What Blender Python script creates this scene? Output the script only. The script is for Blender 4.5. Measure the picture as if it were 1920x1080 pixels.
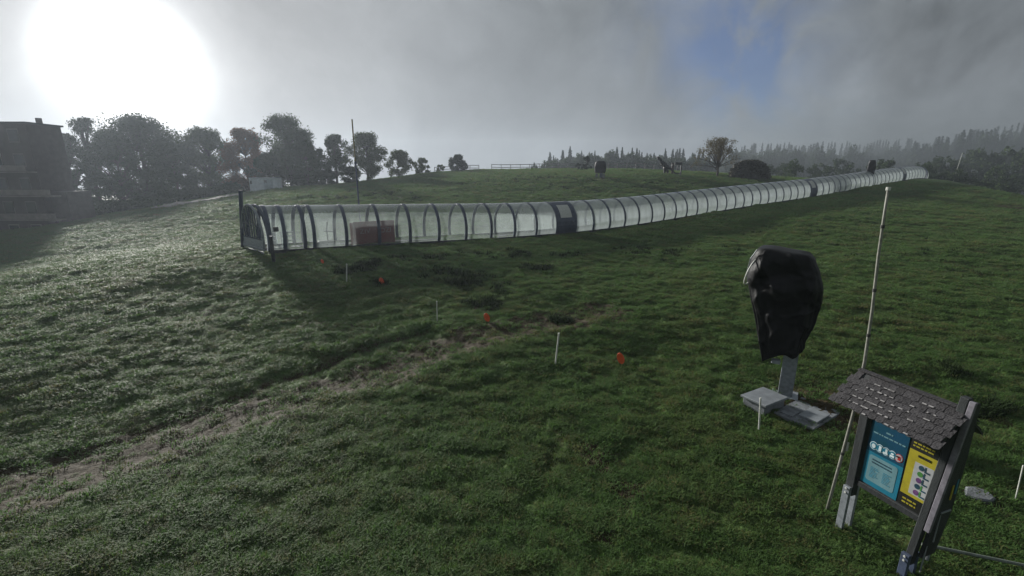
import bpy, bmesh, math, random
import numpy as np
from mathutils import Vector, Matrix

for o in list(bpy.data.objects):
    bpy.data.objects.remove(o, do_unlink=True)
scene = bpy.context.scene
COL = scene.collection
R = math.radians
random.seed(7)
rng = np.random.default_rng(11)

# ------------------------------------------------------------------ camera
F = 850.0                     # focal length in pixels of a 1920 wide picture
PITCH = R(14.0)
CAM = Vector((0.0, 0.0, 6.0))
cd = bpy.data.cameras.new("camera")
cd.sensor_width = 36.0
cd.lens = F / 1920.0 * 36.0
cd.clip_start = 0.1
cd.clip_end = 3000.0
cam = bpy.data.objects.new("camera", cd)
cam.location = CAM
cam.rotation_euler = (R(90) - PITCH, 0, 0)
COL.objects.link(cam)
scene.camera = cam
FWD = Vector((0, math.cos(PITCH), -math.sin(PITCH)))
UP = Vector((0, math.sin(PITCH), math.cos(PITCH)))
RIGHT = Vector((1, 0, 0))


def ray(px, py):
    return RIGHT * (px - 960.0) / F + UP * (540.0 - py) / F + FWD


def pix(px, py, d):
    return CAM + ray(px, py) * d


# ------------------------------------------------------------------ sun, sky, exposure
SUN_AZ = R(-39.0)             # left of straight ahead
SUN_EL = R(15.5)
S = Vector((math.sin(SUN_AZ) * math.cos(SUN_EL), math.cos(SUN_AZ) * math.cos(SUN_EL), math.sin(SUN_EL)))
sl = bpy.data.lights.new("sun", 'SUN')
sl.energy = 2.8
sl.angle = R(4.0)
sl.color = (1.0, 0.965, 0.91)
sun = bpy.data.objects.new("sun", sl)
sun.rotation_euler = (-S).to_track_quat('-Z', 'Y').to_euler()
sun.location = (-60, 60, 60)
COL.objects.link(sun)

world = bpy.data.worlds.new("World")
scene.world = world
world.use_nodes = True
wt = world.node_tree
wt.nodes.clear()


def NN(tree, typ, **kw):
    n = tree.nodes.new(typ)
    for k, v in kw.items():
        if k == 'inp':
            for kk, vv in v.items():
                if isinstance(vv, bpy.types.NodeSocket):
                    tree.links.new(vv, n.inputs[kk])
                else:
                    n.inputs[kk].default_value = vv
        else:
            setattr(n, k, v)
    return n


def M_(tree, op, a, b=None, c=None, clamp=False):
    n = NN(tree, 'ShaderNodeMath', operation=op, use_clamp=clamp)
    for i, v in enumerate((a, b, c)):
        if v is None:
            continue
        if isinstance(v, bpy.types.NodeSocket):
            tree.links.new(v, n.inputs[i])
        else:
            n.inputs[i].default_value = v
    return n.outputs[0]


def mixc(tree, fac, a, b, blend='MIX'):
    n = NN(tree, 'ShaderNodeMix', data_type='RGBA', blend_type=blend, clamp_factor=True)
    for idx, v in ((0, fac), (6, a), (7, b)):
        if isinstance(v, bpy.types.NodeSocket):
            tree.links.new(v, n.inputs[idx])
        else:
            if idx != 0 and len(v) == 3:
                v = (*v, 1)
            n.inputs[idx].default_value = v
    return n.outputs[2]


def dirdot(tree, vec, d):
    n = NN(tree, 'ShaderNodeVectorMath', operation='DOT_PRODUCT')
    tree.links.new(vec, n.inputs[0])
    n.inputs[1].default_value = tuple(d)
    return n.outputs['Value']


BG_STRENGTH = 0.1
tc = NN(wt, 'ShaderNodeTexCoord')
D = tc.outputs['Generated']
GLOW = ray(238, 118).normalized()
c = M_(wt, 'MAXIMUM', dirdot(wt, D, GLOW), 0.0)
# brightness of the fog with the angle from the veiled sun
lum = 0.076
for pw_, kk_ in ((2.2, 0.054), (16.0, 0.036), (70.0, 0.055), (150.0, 0.28), (700.0, 4.0)):
    lum = M_(wt, 'ADD', lum, M_(wt, 'MULTIPLY', M_(wt, 'POWER', c, pw_), kk_))
noi = NN(wt, 'ShaderNodeTexNoise', inp={'Vector': D, 'Scale': 2.6, 'Detail': 7.0, 'Roughness': 0.62, 'Distortion': 0.5})
noi2 = NN(wt, 'ShaderNodeTexNoise', inp={'Vector': D, 'Scale': 6.0, 'Detail': 8.0, 'Roughness': 0.62, 'Distortion': 0.9})
amp = M_(wt, 'SUBTRACT', 1.0, M_(wt, 'MULTIPLY', c, 0.72))         # the mist is patchier away from the sun
mod = M_(wt, 'MULTIPLY', M_(wt, 'SUBTRACT', noi.outputs[0], 0.5), 2.7)
mod = M_(wt, 'ADD', mod, M_(wt, 'MULTIPLY', M_(wt, 'SUBTRACT', noi2.outputs[0], 0.5), 1.2))
mod = M_(wt, 'ADD', 1.0, M_(wt, 'MULTIPLY', mod, amp))
lum = M_(wt, 'MULTIPLY', lum, mod)
lum10 = M_(wt, 'MULTIPLY', lum, 1.0 / BG_STRENGTH)
tint = mixc(wt, M_(wt, 'POWER', c, 6.0), (0.90, 1.0, 1.08), (0.99, 1.0, 1.01))
vm = NN(wt, 'ShaderNodeVectorMath', operation='SCALE')
wt.links.new(tint, vm.inputs[0])
wt.links.new(lum10, vm.inputs['Scale'])
fog = vm.outputs[0]
sky = NN(wt, 'ShaderNodeTexSky')
sky.sky_type = 'NISHITA'
sky.sun_disc = False
sky.sun_elevation = SUN_EL
sky.sun_rotation = SUN_AZ
sky.air_density = 1.0
sky.dust_density = 1.0
# a torn hole in the mist through which the blue shows
HOLE = ray(1385, 95).normalized()
HOLE2 = ray(1300, 30).normalized()
HOLE3 = ray(1450, 175).normalized()
hn = NN(wt, 'ShaderNodeTexNoise', inp={'Vector': D, 'Scale': 7.0, 'Detail': 5.0, 'Roughness': 0.6, 'Distortion': 0.6})


def blob(d, p, k):
    return M_(wt, 'MULTIPLY', M_(wt, 'POWER', M_(wt, 'MAXIMUM', dirdot(wt, D, d), 0.0), p), k)


hole = M_(wt, 'ADD', M_(wt, 'ADD', blob(HOLE, 200, 1.0), blob(HOLE2, 170, 0.45)), blob(HOLE3, 210, 0.6))
hole = M_(wt, 'MULTIPLY', hole, M_(wt, 'MULTIPLY_ADD', hn.outputs[0], 4.6, -1.75, clamp=True), clamp=True)
hole = M_(wt, 'MULTIPLY', hole, 0.72)
vs = NN(wt, 'ShaderNodeVectorMath', operation='MULTIPLY')
wt.links.new(sky.outputs[0], vs.inputs[0])
vs.inputs[1].default_value = (0.13, 0.175, 0.30)
skycol = mixc(wt, hole, fog, vs.outputs[0])
bg = NN(wt, 'ShaderNodeBackground', inp={'Color': skycol, 'Strength': BG_STRENGTH})
wo = NN(wt, 'ShaderNodeOutputWorld', inp={'Surface': bg.outputs[0]})
world.cycles.sampling_method = 'MANUAL'
world.cycles.sample_map_resolution = 1024

scene.view_settings.view_transform = 'Standard'
scene.view_settings.look = 'None'
scene.view_settings.exposure = 1.4
scene.view_settings.gamma = 1.0
scene.view_settings.use_curve_mapping = False
scene.render.engine = 'CYCLES'
scene.cycles.use_denoising = True
scene.cycles.max_bounces = 8
scene.cycles.diffuse_bounces = 2
scene.cycles.glossy_bounces = 2
scene.cycles.transmission_bounces = 4
scene.cycles.transparent_max_bounces = 24
scene.cycles.volume_bounces = 0
scene.cycles.sample_clamp_indirect = 4.0

# ------------------------------------------------------------------ helpers: things, parts, meshes


def tag(o, label=None, cat=None, group=None, kind=None):
    if label:
        o['label'] = label
    if cat:
        o['category'] = cat
    if group:
        o['group'] = group
    if kind:
        o['kind'] = kind
    return o


def empty(name, loc, rz=0.0, label=None, cat=None, group=None):
    o = bpy.data.objects.new(name, None)
    COL.objects.link(o)
    o.location = loc
    o.rotation_euler = (0, 0, rz)
    o.empty_display_size = 0.2
    return tag(o, label, cat, group)


def link_mesh(name, me, mat=None, parent=None, loc=None):
    o = bpy.data.objects.new(name, me)
    COL.objects.link(o)
    if mat is not None and len(me.materials) == 0:
        me.materials.append(mat)
    if parent is not None:
        o.parent = parent
    if loc is not None:
        o.location = loc
    return o


class MB:
    """collects simple solids; build() links them as one mesh object"""

    def __init__(self):
        self.v, self.f = [], []

    def add(self, verts, faces):
        b = len(self.v)
        self.v += [tuple(p) for p in verts]
        self.f += [tuple(i + b for i in q) for q in faces]
        return self

    def box(self, c, s, rot=None):
        hx, hy, hz = s[0] / 2, s[1] / 2, s[2] / 2
        vs = [Vector((x, y, z)) for x in (-hx, hx) for y in (-hy, hy) for z in (-hz, hz)]
        if rot is not None:
            vs = [rot @ p for p in vs]
        vs = [p + Vector(c) for p in vs]
        return self.add(vs, [(0, 1, 3, 2), (4, 6, 7, 5), (0, 4, 5, 1), (2, 3, 7, 6), (0, 2, 6, 4), (1, 5, 7, 3)])

    def bar(self, a, b, w, h=None, up=(0, 0, 1)):
        a, b = Vector(a), Vector(b)
        h = w if h is None else h
        d = (b - a)
        L = d.length
        d.normalize()
        u = Vector(up)
        s = d.cross(u)
        if s.length < 1e-4:
            s = d.cross(Vector((1, 0, 0)))
        s.normalize()
        u = s.cross(d)
        rot = Matrix((s, d, u)).transposed()
        return self.box((a + b) / 2, (w, L, h), rot)

    def tube(self, pts, r, n=8, cap=True):
        pts = [Vector(p) for p in pts]
        rr = r if isinstance(r, (list, tuple)) else [r] * len(pts)
        vs, fs = [], []
        prev = None
        for i, p in enumerate(pts):
            t = (pts[min(i + 1, len(pts) - 1)] - pts[max(i - 1, 0)]).normalized()
            if prev is None:
                a = t.cross(Vector((0, 0, 1)))
                if a.length < 1e-3:
                    a = t.cross(Vector((1, 0, 0)))
            else:
                a = prev - t * prev.dot(t)
            a.normalize()
            prev = a
            b = t.cross(a)
            for k in range(n):
                an = 2 * math.pi * k / n
                vs.append(p + (a * math.cos(an) + b * math.sin(an)) * rr[i])
        for i in range(len(pts) - 1):
            for k in range(n):
                k2 = (k + 1) % n
                fs.append((i * n + k, i * n + k2, (i + 1) * n + k2, (i + 1) * n + k))
        if cap:
            fs.append(tuple(range(n - 1, -1, -1)))
            fs.append(tuple((len(pts) - 1) * n + k for k in range(n)))
        return self.add(vs, fs)

    def mesh(self, name, smooth=False, bevel=0.0):
        me = bpy.data.meshes.new(name)
        me.from_pydata(self.v, [], self.f)
        bm = bmesh.new()
        bm.from_mesh(me)
        bmesh.ops.recalc_face_normals(bm, faces=bm.faces)
        if bevel > 0:
            bmesh.ops.bevel(bm, geom=list(bm.edges), offset=bevel, segments=1, affect='EDGES', clamp_overlap=True)
        bm.to_mesh(me)
        bm.free()
        if smooth:
            me.shade_smooth()
        return me

    def build(self, name, mat, parent=None, loc=None, smooth=False, bevel=0.0):
        return link_mesh(name, self.mesh(name, smooth, bevel), mat, parent, loc)


# ------------------------------------------------------------------ materials


def principled(name, col, rough=0.6, spec=0.4, metal=0.0, var=0.25, vscale=6.0, bump=0.0, bscale=30.0, coords='Object', col2=None, stretch=None):
    m = bpy.data.materials.new(name)
    m.use_nodes = True
    t = m.node_tree
    b = t.nodes['Principled BSDF']
    b.inputs['Roughness'].default_value = rough
    b.inputs['Specular IOR Level'].default_value = spec
    b.inputs['Metallic'].default_value = metal
    co = NN(t, 'ShaderNodeTexCoord').outputs[coords]
    if stretch:
        mp = NN(t, 'ShaderNodeMapping', inp={'Vector': co, 'Scale': stretch})
        co = mp.outputs[0]
    n1 = NN(t, 'ShaderNodeTexNoise', inp={'Vector': co, 'Scale': vscale, 'Detail': 6.0, 'Roughness': 0.65})
    oi = NN(t, 'ShaderNodeObjectInfo')
    c2 = col2 if col2 else tuple(x * (1 - var) * 0.8 for x in col)
    ramp = M_(t, 'MULTIPLY_ADD', n1.outputs[0], 2.6, -0.8, clamp=True)
    base = mixc(t, ramp, c2, tuple(min(1, x * (1 + var * 0.5)) for x in col))
    rnd = M_(t, 'MULTIPLY_ADD', oi.outputs['Random'], var, 1.0 - var / 2)
    hs = NN(t, 'ShaderNodeHueSaturation', inp={'Value': rnd, 'Color': base})
    t.links.new(hs.outputs[0], b.inputs['Base Color'])
    if bump:
        n2 = NN(t, 'ShaderNodeTexNoise', inp={'Vector': co, 'Scale': bscale, 'Detail': 5.0})
        bp = NN(t, 'ShaderNodeBump', inp={'Height': n2.outputs[0], 'Strength': bump, 'Distance': 0.02})
        t.links.new(bp.outputs[0], b.inputs['Normal'])
    return m


def leafmat(name, col, col2, transl=0.35, rough=0.55, spec=0.3, clump=0.9, bend=0.0):
    m = bpy.data.materials.new(name)
    m.use_nodes = True
    t = m.node_tree
    t.nodes.clear()
    geo = NN(t, 'ShaderNodeNewGeometry')
    oi = NN(t, 'ShaderNodeObjectInfo')
    co = NN(t, 'ShaderNodeTexCoord').outputs['Object']
    n1 = NN(t, 'ShaderNodeTexNoise', inp={'Vector': geo.outputs['Position'] if bend else co, 'Scale': clump, 'Detail': 5.0, 'Roughness': 0.65})
    f = M_(t, 'ADD', M_(t, 'MULTIPLY', n1.outputs[0], 0.9), M_(t, 'MULTIPLY', M_(t, 'ADD', geo.outputs['Random Per Island'], oi.outputs['Random']), 0.35))
    f = M_(t, 'SUBTRACT', f, 0.3, clamp=True)
    base = mixc(t, f, col, col2)
    if bend:                                   # thin yellowish and lush stretches of the pasture
        n2 = NN(t, 'ShaderNodeTexNoise', inp={'Vector': geo.outputs['Position'], 'Scale': 0.33, 'Detail': 6.0, 'Roughness': 0.7})
        base = mixc(t, M_(t, 'MULTIPLY_ADD', n2.outputs[0], 4.0, -1.9, clamp=True), base, tuple(a * b_ for a, b_ in zip(col2, (1.15, 0.90, 0.95))))
        n3 = NN(t, 'ShaderNodeTexNoise', inp={'Vector': geo.outputs['Position'], 'Scale': 1.5, 'Detail': 4.0, 'Roughness': 0.7})
        base = mixc(t, M_(t, 'MULTIPLY_ADD', n3.outputs[0], 5.0, -2.7, clamp=True), base, tuple(a * 0.62 for a in col))
    p = NN(t, 'ShaderNodeBsdfPrincipled', inp={'Base Color': base, 'Roughness': rough, 'Specular IOR Level': spec})
    if bend:
        # the dew-laden mat reflects as a whole: blade normals lean towards the upright of the sward
        sc_n = NN(t, 'ShaderNodeVectorMath', operation='SCALE', inp={0: geo.outputs['Normal'], 'Scale': 1.0 - bend})
        ad_n = NN(t, 'ShaderNodeVectorMath', operation='ADD', inp={0: sc_n.outputs[0], 1: (0, 0, bend)})
        no_n = NN(t, 'ShaderNodeVectorMath', operation='NORMALIZE', inp={0: ad_n.outputs[0]})
        t.links.new(no_n.outputs[0], p.inputs['Normal'])
    tr = NN(t, 'ShaderNodeBsdfTranslucent', inp={'Color': base})
    mx = NN(t, 'ShaderNodeMixShader', inp={0: transl, 1: p.outputs[0], 2: tr.outputs[0]})
    NN(t, 'ShaderNodeOutputMaterial', inp={'Surface': mx.outputs[0]})
    return m


MAT = {}
MAT['steel'] = principled('painted_steel', (0.060, 0.078, 0.125), 0.45, 0.5, 0.0, 0.3, 3.0)
MAT['galv'] = principled('galvanised_steel', (0.30, 0.33, 0.36), 0.5, 0.5, 0.3, 0.25, 9.0)
MAT['dark'] = principled('dark_sill', (0.03, 0.035, 0.04), 0.6, 0.4, 0.0, 0.3, 4.0)
MAT['belt'] = principled('rubber_belt', (0.03, 0.032, 0.034), 0.7, 0.3)
MAT['concrete'] = principled('concrete', (0.19, 0.205, 0.22), 0.8, 0.3, 0.0, 0.3, 5.0, 0.5, 40)
MAT['lid'] = principled('grey_lid', (0.27, 0.295, 0.315), 0.5, 0.5, 0.2, 0.15, 4.0)
MAT['tarp'] = principled('black_tarpaulin', (0.007, 0.0075, 0.009), 0.56, 0.25, 0.0, 0.3, 3.0, 0.35, 12)
MAT['white'] = principled('white_plastic', (0.62, 0.63, 0.58), 0.5, 0.4, 0.0, 0.15, 12.0)
MAT['orange'] = principled('orange_plastic', (0.85, 0.13, 0.035), 0.5, 0.4, 0.0, 0.1)
MAT['wood'] = principled('dark_stained_wood', (0.030, 0.034, 0.036), 0.62, 0.35, 0.0, 0.4, 4.0, 0.4, 30, stretch=(6, 6, 0.6))
MAT['edge'] = principled('weathered_edge', (0.20, 0.19, 0.22), 0.6, 0.35, 0.0, 0.3, 9.0)
MAT['shingle'] = principled('weathered_shingle', (0.046, 0.044, 0.047), 0.75, 0.25, 0.0, 0.5, 9.0, 0.8, 40, col2=(0.03, 0.029, 0.031))
MAT['lichen'] = principled('pale_lichen', (0.36, 0.35, 0.35), 0.9, 0.2, 0.0, 0.3, 30.0)
MAT['fence'] = principled('grey_wood', (0.16, 0.155, 0.145), 0.75, 0.25, 0.0, 0.4, 3.0)
MAT['bark'] = principled('bark', (0.055, 0.045, 0.036), 0.9, 0.2, 0.0, 0.4, 2.0, 0.6, 10)
MAT['leaf_a'] = leafmat('foliage_dark', (0.024, 0.042, 0.017), (0.055, 0.085, 0.03), 0.22, 0.8, 0.06)
MAT['leaf_b'] = leafmat('foliage_mid', (0.035, 0.06, 0.02), (0.08, 0.105, 0.035), 0.22, 0.8, 0.06)
MAT['leaf_rust'] = leafmat('foliage_rust', (0.06, 0.045, 0.018), (0.17, 0.075, 0.03), 0.22, 0.8, 0.06)
MAT['leaf_autumn'] = leafmat('foliage_autumn', (0.07, 0.06, 0.028), (0.13, 0.105, 0.045), 0.22, 0.8, 0.06)
MAT['needle'] = leafmat('conifer_needles', (0.018, 0.032, 0.018), (0.036, 0.052, 0.026), 0.12, 0.85, 0.05)
MAT['brush'] = leafmat('brushwood', (0.018, 0.02, 0.011), (0.045, 0.045, 0.022), 0.15)
MAT['hut'] = principled('white_sheet_metal', (0.60, 0.66, 0.70), 0.5, 0.4, 0.0, 0.12, 2.0)
MAT['hutgrey'] = principled('grey_sheet_metal', (0.38, 0.44, 0.48), 0.5, 0.4, 0.0, 0.2, 2.0)
MAT['wall'] = principled('building_wall', (0.10, 0.085, 0.085), 0.85, 0.2, 0.0, 0.12, 1.2)
MAT['slab'] = principled('balcony_slab', (0.24, 0.21, 0.20), 0.85, 0.2, 0.0, 0.2, 1.2)
MAT['glass'] = principled('window_glass', (0.04, 0.045, 0.055), 0.15, 0.6, 0.0, 0.2)
MAT['gravel'] = principled('gravel_path', (0.42, 0.40, 0.36), 0.9, 0.2, 0.0, 0.4, 3.0)
MAT['maroon'] = principled('dark_red_board', (0.13, 0.022, 0.022), 0.6, 0.3, 0.0, 0.2)
MAT['maroon_letter'] = principled('faded_letters', (0.24, 0.20, 0.19), 0.6, 0.3)
MAT['bronze'] = principled('dark_sculpture', (0.018, 0.017, 0.016), 0.6, 0.3)
MAT['bamboo'] = principled('weathered_pole', (0.30, 0.30, 0.26), 0.55, 0.4, 0.0, 0.3, 14.0)
MAT['bamboo_joint'] = principled('dark_joint', (0.05, 0.05, 0.05), 0.6, 0.4)
MAT['teal'] = principled('teal_print', (0.018, 0.165, 0.25), 0.35, 0.5, 0.0, 0.06, 2.0)  # poster teal, navy, pale, yellow and paper dimmed: shade put into the colours
MAT['navy'] = principled('navy_print', (0.007, 0.045, 0.096), 0.35, 0.5, 0.0, 0.3, 2.5, col2=(0.008, 0.05, 0.07))
MAT['pale'] = principled('pale_print', (0.144, 0.276, 0.312), 0.4, 0.5, 0.0, 0.08, 3.0)
MAT['ink'] = principled('dark_print', (0.02, 0.06, 0.09), 0.5, 0.4)
MAT['inkw'] = principled('white_print', (0.62, 0.72, 0.75), 0.5, 0.4)
MAT['yellow'] = principled('yellow_print', (0.36, 0.312, 0.027), 0.4, 0.5, 0.0, 0.08)
MAT['paper'] = principled('white_paper', (0.372, 0.384, 0.396), 0.5, 0.4, 0.0, 0.05)  # white paper greyed by the same painted-in shade
MAT['black'] = principled('black_print', (0.012, 0.013, 0.012), 0.5, 0.4)
MAT['red'] = principled('red_print', (0.50, 0.04, 0.035), 0.5, 0.4)
MAT['green'] = principled('green_print', (0.06, 0.22, 0.05), 0.5, 0.4)
MAT['purple'] = principled('purple_print', (0.12, 0.05, 0.15), 0.5, 0.4)

# clear, slightly clouded sheet of the tunnel
CLEAR = {}
for _key, _base in (('sheet_clear', 0.04), ('sheet', 0.24)):
  m = bpy.data.materials.new('clouded_sheet' if _key == 'sheet' else 'clear_sheet')
  m.use_nodes = True
  t = m.node_tree
  t.nodes.clear()
  lw = NN(t, 'ShaderNodeLayerWeight', inp={'Blend': 0.30})
  co = NN(t, 'ShaderNodeTexCoord').outputs['Object']
  oi = NN(t, 'ShaderNodeObjectInfo')
  mp = NN(t, 'ShaderNodeMapping', inp={'Vector': co, 'Scale': (1.0, 1.0, 0.4)})
  va = NN(t, 'ShaderNodeVectorMath', operation='ADD', inp={0: mp.outputs[0]})
  cxyz = NN(t, 'ShaderNodeCombineXYZ', inp={0: M_(t, 'MULTIPLY', oi.outputs['Random'], 50.0)})
  t.links.new(cxyz.outputs[0], va.inputs[1])
  ns = NN(t, 'ShaderNodeTexNoise', inp={'Vector': va.outputs[0], 'Scale': 2.2, 'Detail': 5.0, 'Roughness': 0.6})
  sep = NN(t, 'ShaderNodeSeparateXYZ', inp={0: co})
  low = M_(t, 'SUBTRACT', 0.55, sep.outputs[2], clamp=True)             # splashed dirt along the foot
  cloud = M_(t, 'ADD', M_(t, 'MULTIPLY_ADD', ns.outputs[0], 0.36, _base), M_(t, 'MULTIPLY', lw.outputs['Facing'], 0.55))
  cloud = M_(t, 'ADD', cloud, M_(t, 'MULTIPLY', low, 0.3))
  cloud = M_(t, 'ADD', cloud, M_(t, 'MULTIPLY_ADD', oi.outputs['Random'], 0.22, -0.11), clamp=True)
  cl = M_(t, 'MULTIPLY', cloud, 0.9)
  dif = NN(t, 'ShaderNodeBsdfDiffuse', inp={'Color': (0.54, 0.59, 0.62, 1)})
  trl = NN(t, 'ShaderNodeBsdfTranslucent', inp={'Color': (0.48, 0.53, 0.54, 1)})
  mx1 = NN(t, 'ShaderNodeMixShader', inp={0: 0.55, 1: dif.outputs[0], 2: trl.outputs[0]})
  trn = NN(t, 'ShaderNodeBsdfTransparent', inp={'Color': (0.93, 0.96, 0.95, 1)})
  mx2 = NN(t, 'ShaderNodeMixShader', inp={0: cl, 1: trn.outputs[0], 2: mx1.outputs[0]})
  gl = NN(t, 'ShaderNodeBsdfGlossy', inp={'Color': (1, 1, 1, 1), 'Roughness': 0.22})
  fr = NN(t, 'ShaderNodeFresnel', inp={'IOR': 1.45})
  mx3 = NN(t, 'ShaderNodeMixShader', inp={0: M_(t, 'MULTIPLY', fr.outputs[0], 0.8), 1: mx2.outputs[0], 2: gl.outputs[0]})
  NN(t, 'ShaderNodeOutputMaterial', inp={'Surface': mx3.outputs[0]})
  MAT[_key] = m

# ------------------------------------------------------------------ terrain
# foot of the tunnel on the side of the camera: (px, py, depth)
TUN = [(466, 477, 25.1), (560, 471, 26.7), (650, 465, 28.4), (810, 456, 31.2), (950, 449, 34.2), (1105, 436, 38.8),
       (1200, 423, 42.8), (1300, 406, 48.5), (1400, 389, 55.5), (1520, 371, 65.5), (1600, 357, 74.0), (1690, 340, 88.0), (1720, 335, 94.5), (1737, 335.5, 98.5)]
tun_world = [pix(*q) for q in TUN]
ctrl = []
for i, p in enumerate(tun_world):
    a = tun_world[max(i - 1, 0)]
    b = tun_world[min(i + 1, len(tun_world) - 1)]
    tg = Vector((b.x - a.x, b.y - a.y, 0)).normalized()
    nrm = Vector((-tg.y, tg.x, 0))
    ctrl.append((p.x, p.y, p.z))
    q = p + nrm * 3.4
    ctrl.append((q.x, q.y, p.z))
for q in [(493, 357, 78), (560, 374, 58), (680, 346, 85), (800, 326, 100), (900, 320, 105), (1000, 318, 105), (1080, 319, 98), (1125, 334, 78), (1250, 328, 82),
          (1340, 331, 86), (1440, 335, 88), (1760, 334, 104), (1800, 343, 88), (1860, 358, 78), (1920, 384, 62), (2100, 420, 50),
          (440, 368, 72), (290, 392, 72), (120, 425, 62), (0, 442, 56), (-200, 470, 50), (200, 470, 41)]:
    p = pix(*q)
    ctrl.append((p.x, p.y, p.z))
ctrl += [(0, 0, 0), (6, 6, 0), (0, 7, 0.0), (-8, 8, 0.05), (10, 4, 0), (8, 12, 0.15), (0, 14, 0.35), (-10, 14, 0.3), (18, 14, 0.3), (0, 22, 0.9), (14, 24, 0.7), (24, 30, 0.9), (30, 16, .3),
         (-14, 0, 0), (14, -10, 0), (-14, -14, 0), (0, -30, 0), (40, 0, 0), (-40, 0, -0.5), (-30, 22, 0.2),
         (-120, 110, -4.5), (-90, 100, -2.5), (-60, 110, 1.5), (-45, 105, 3.0), (-20, 150, 4.5), (15, 150, 4.5), (50, 140, 3.5), (85, 135, -2.0), (125, 120, -7.0), (112, 85, -5.5), (105, 55, -4.5), (150, 90, -9.0)]
ctrl = np.array(ctrl)
CS = 50.0


def tps_fit(P):
    n = len(P)
    X = P[:, :2] / CS
    d2 = ((X[:, None, :] - X[None]) ** 2).sum(-1)
    K = 0.5 * d2 * np.log(d2 + 1e-12) + np.eye(n) * 2e-4
    Q = np.hstack([np.ones((n, 1)), X])
    A = np.vstack([np.hstack([K, Q]), np.hstack([Q.T, np.zeros((3, 3))])])
    w = np.linalg.solve(A, np.concatenate([P[:, 2], np.zeros(3)]))
    return X, w


TX, TW = tps_fit(ctrl)


def smooth(a, b, x):
    t_ = np.clip((x - a) / (b - a), 0, 1)
    return t_ * t_ * (3 - 2 * t_)


def base_z(x, y):
    x = np.atleast_1d(np.asarray(x, float))
    y = np.atleast_1d(np.asarray(y, float))
    out = np.empty_like(x)
    for s in range(0, len(x), 20000):
        xs, ys = x[s:s + 20000] / CS, y[s:s + 20000] / CS
        d2 = (xs[:, None] - TX[None, :, 0]) ** 2 + (ys[:, None] - TX[None, :, 1]) ** 2
        out[s:s + 20000] = (0.5 * d2 * np.log(d2 + 1e-12)) @ TW[:-3] + TW[-3] + TW[-2] * xs + TW[-1] * ys
    r = np.hypot(x, y)
    # beyond the crest the land runs on as a rolling plateau, rising to the wooded right
    far = 2.5 + 2.5 * np.sin(x / 90.0 + 1.0) * np.sin(y / 110.0) - np.clip(x - 70, 0, 250) * 0.045 - np.clip(-x - 20, 0, 300) * 0.035
    w = smooth(125, 190, r)
    return np.clip(out, -11, 12) * (1 - w) + far * w


def hash2(ix, iy, seed):
    h = (ix.astype(np.int64) * 374761393 + iy.astype(np.int64) * 668265263 + seed * 1442695041) & 0x7fffffff
    h = ((h ^ (h >> 13)) * 1274126177) & 0x7fffffff
    return ((h ^ (h >> 16)) & 0xffff) / 65535.0


def vnoise(x, y, seed=0):
    ix, iy = np.floor(x), np.floor(y)
    fx, fy = x - ix, y - iy
    fx = fx * fx * fx * (fx * (fx * 6 - 15) + 10)
    fy = fy * fy * fy * (fy * (fy * 6 - 15) + 10)
    a, b = hash2(ix, iy, seed), hash2(ix + 1, iy, seed)
    c_, d = hash2(ix, iy + 1, seed), hash2(ix + 1, iy + 1, seed)
    return (a * (1 - fx) + b * fx) * (1 - fy) + (c_ * (1 - fx) + d * fx) * fy


def fbm(x, y, seed=0, octv=4):
    s, am, tot = 0, 1.0, 0
    for k in range(octv):
        cs, sn = math.cos(0.7 * k + 0.3), math.sin(0.7 * k + 0.3)
        s = s + am * vnoise((x * cs - y * sn) * 2 ** k + 17 * k, (x * sn + y * cs) * 2 ** k - 9 * k, seed + k)
        tot += am
        am *= 0.5
    return s / tot


def bz(x, y):
    return float(base_z([x], [y])[0])


def hit(px, py, lo=3.0, hi=260.0):
    r_ = ray(px, py)
    ts = np.geomspace(lo, hi, 500)
    zs = CAM.z + r_.z * ts
    g = base_z(CAM.x + r_.x * ts, CAM.y + r_.y * ts)
    idx = np.nonzero(zs <= g)[0]
    if len(idx) == 0:
        p = CAM + r_ * 90.0
        return Vector((p.x, p.y, bz(p.x, p.y)))
    i = idx[0]
    a, b = ts[max(i - 1, 0)], ts[i]
    for _ in range(20):
        mid = (a + b) / 2
        if CAM.z + r_.z * mid <= bz(CAM.x + r_.x * mid, CAM.y + r_.y * mid):
            b = mid
        else:
            a = mid
    p = CAM + r_ * b
    return Vector((p.x, p.y, bz(p.x, p.y)))


def seg_dist(x, y, pts):
    """distance to a polyline and signed side (positive on its left)"""
    best = np.full(x.shape, 1e9)
    sgn = np.zeros(x.shape)
    for a, b in zip(pts[:-1], pts[1:]):
        dx, dy = b[0] - a[0], b[1] - a[1]
        L2 = dx * dx + dy * dy
        t_ = np.clip(((x - a[0]) * dx + (y - a[1]) * dy) / L2, 0, 1)
        qx, qy = a[0] + t_ * dx, a[1] + t_ * dy
        d = np.hypot(x - qx, y - qy)
        m_ = d < best
        best = np.where(m_, d, best)
        sgn = np.where(m_, np.sign((x - qx) * -dy + (y - qy) * dx), sgn)
    return best, sgn


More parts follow.
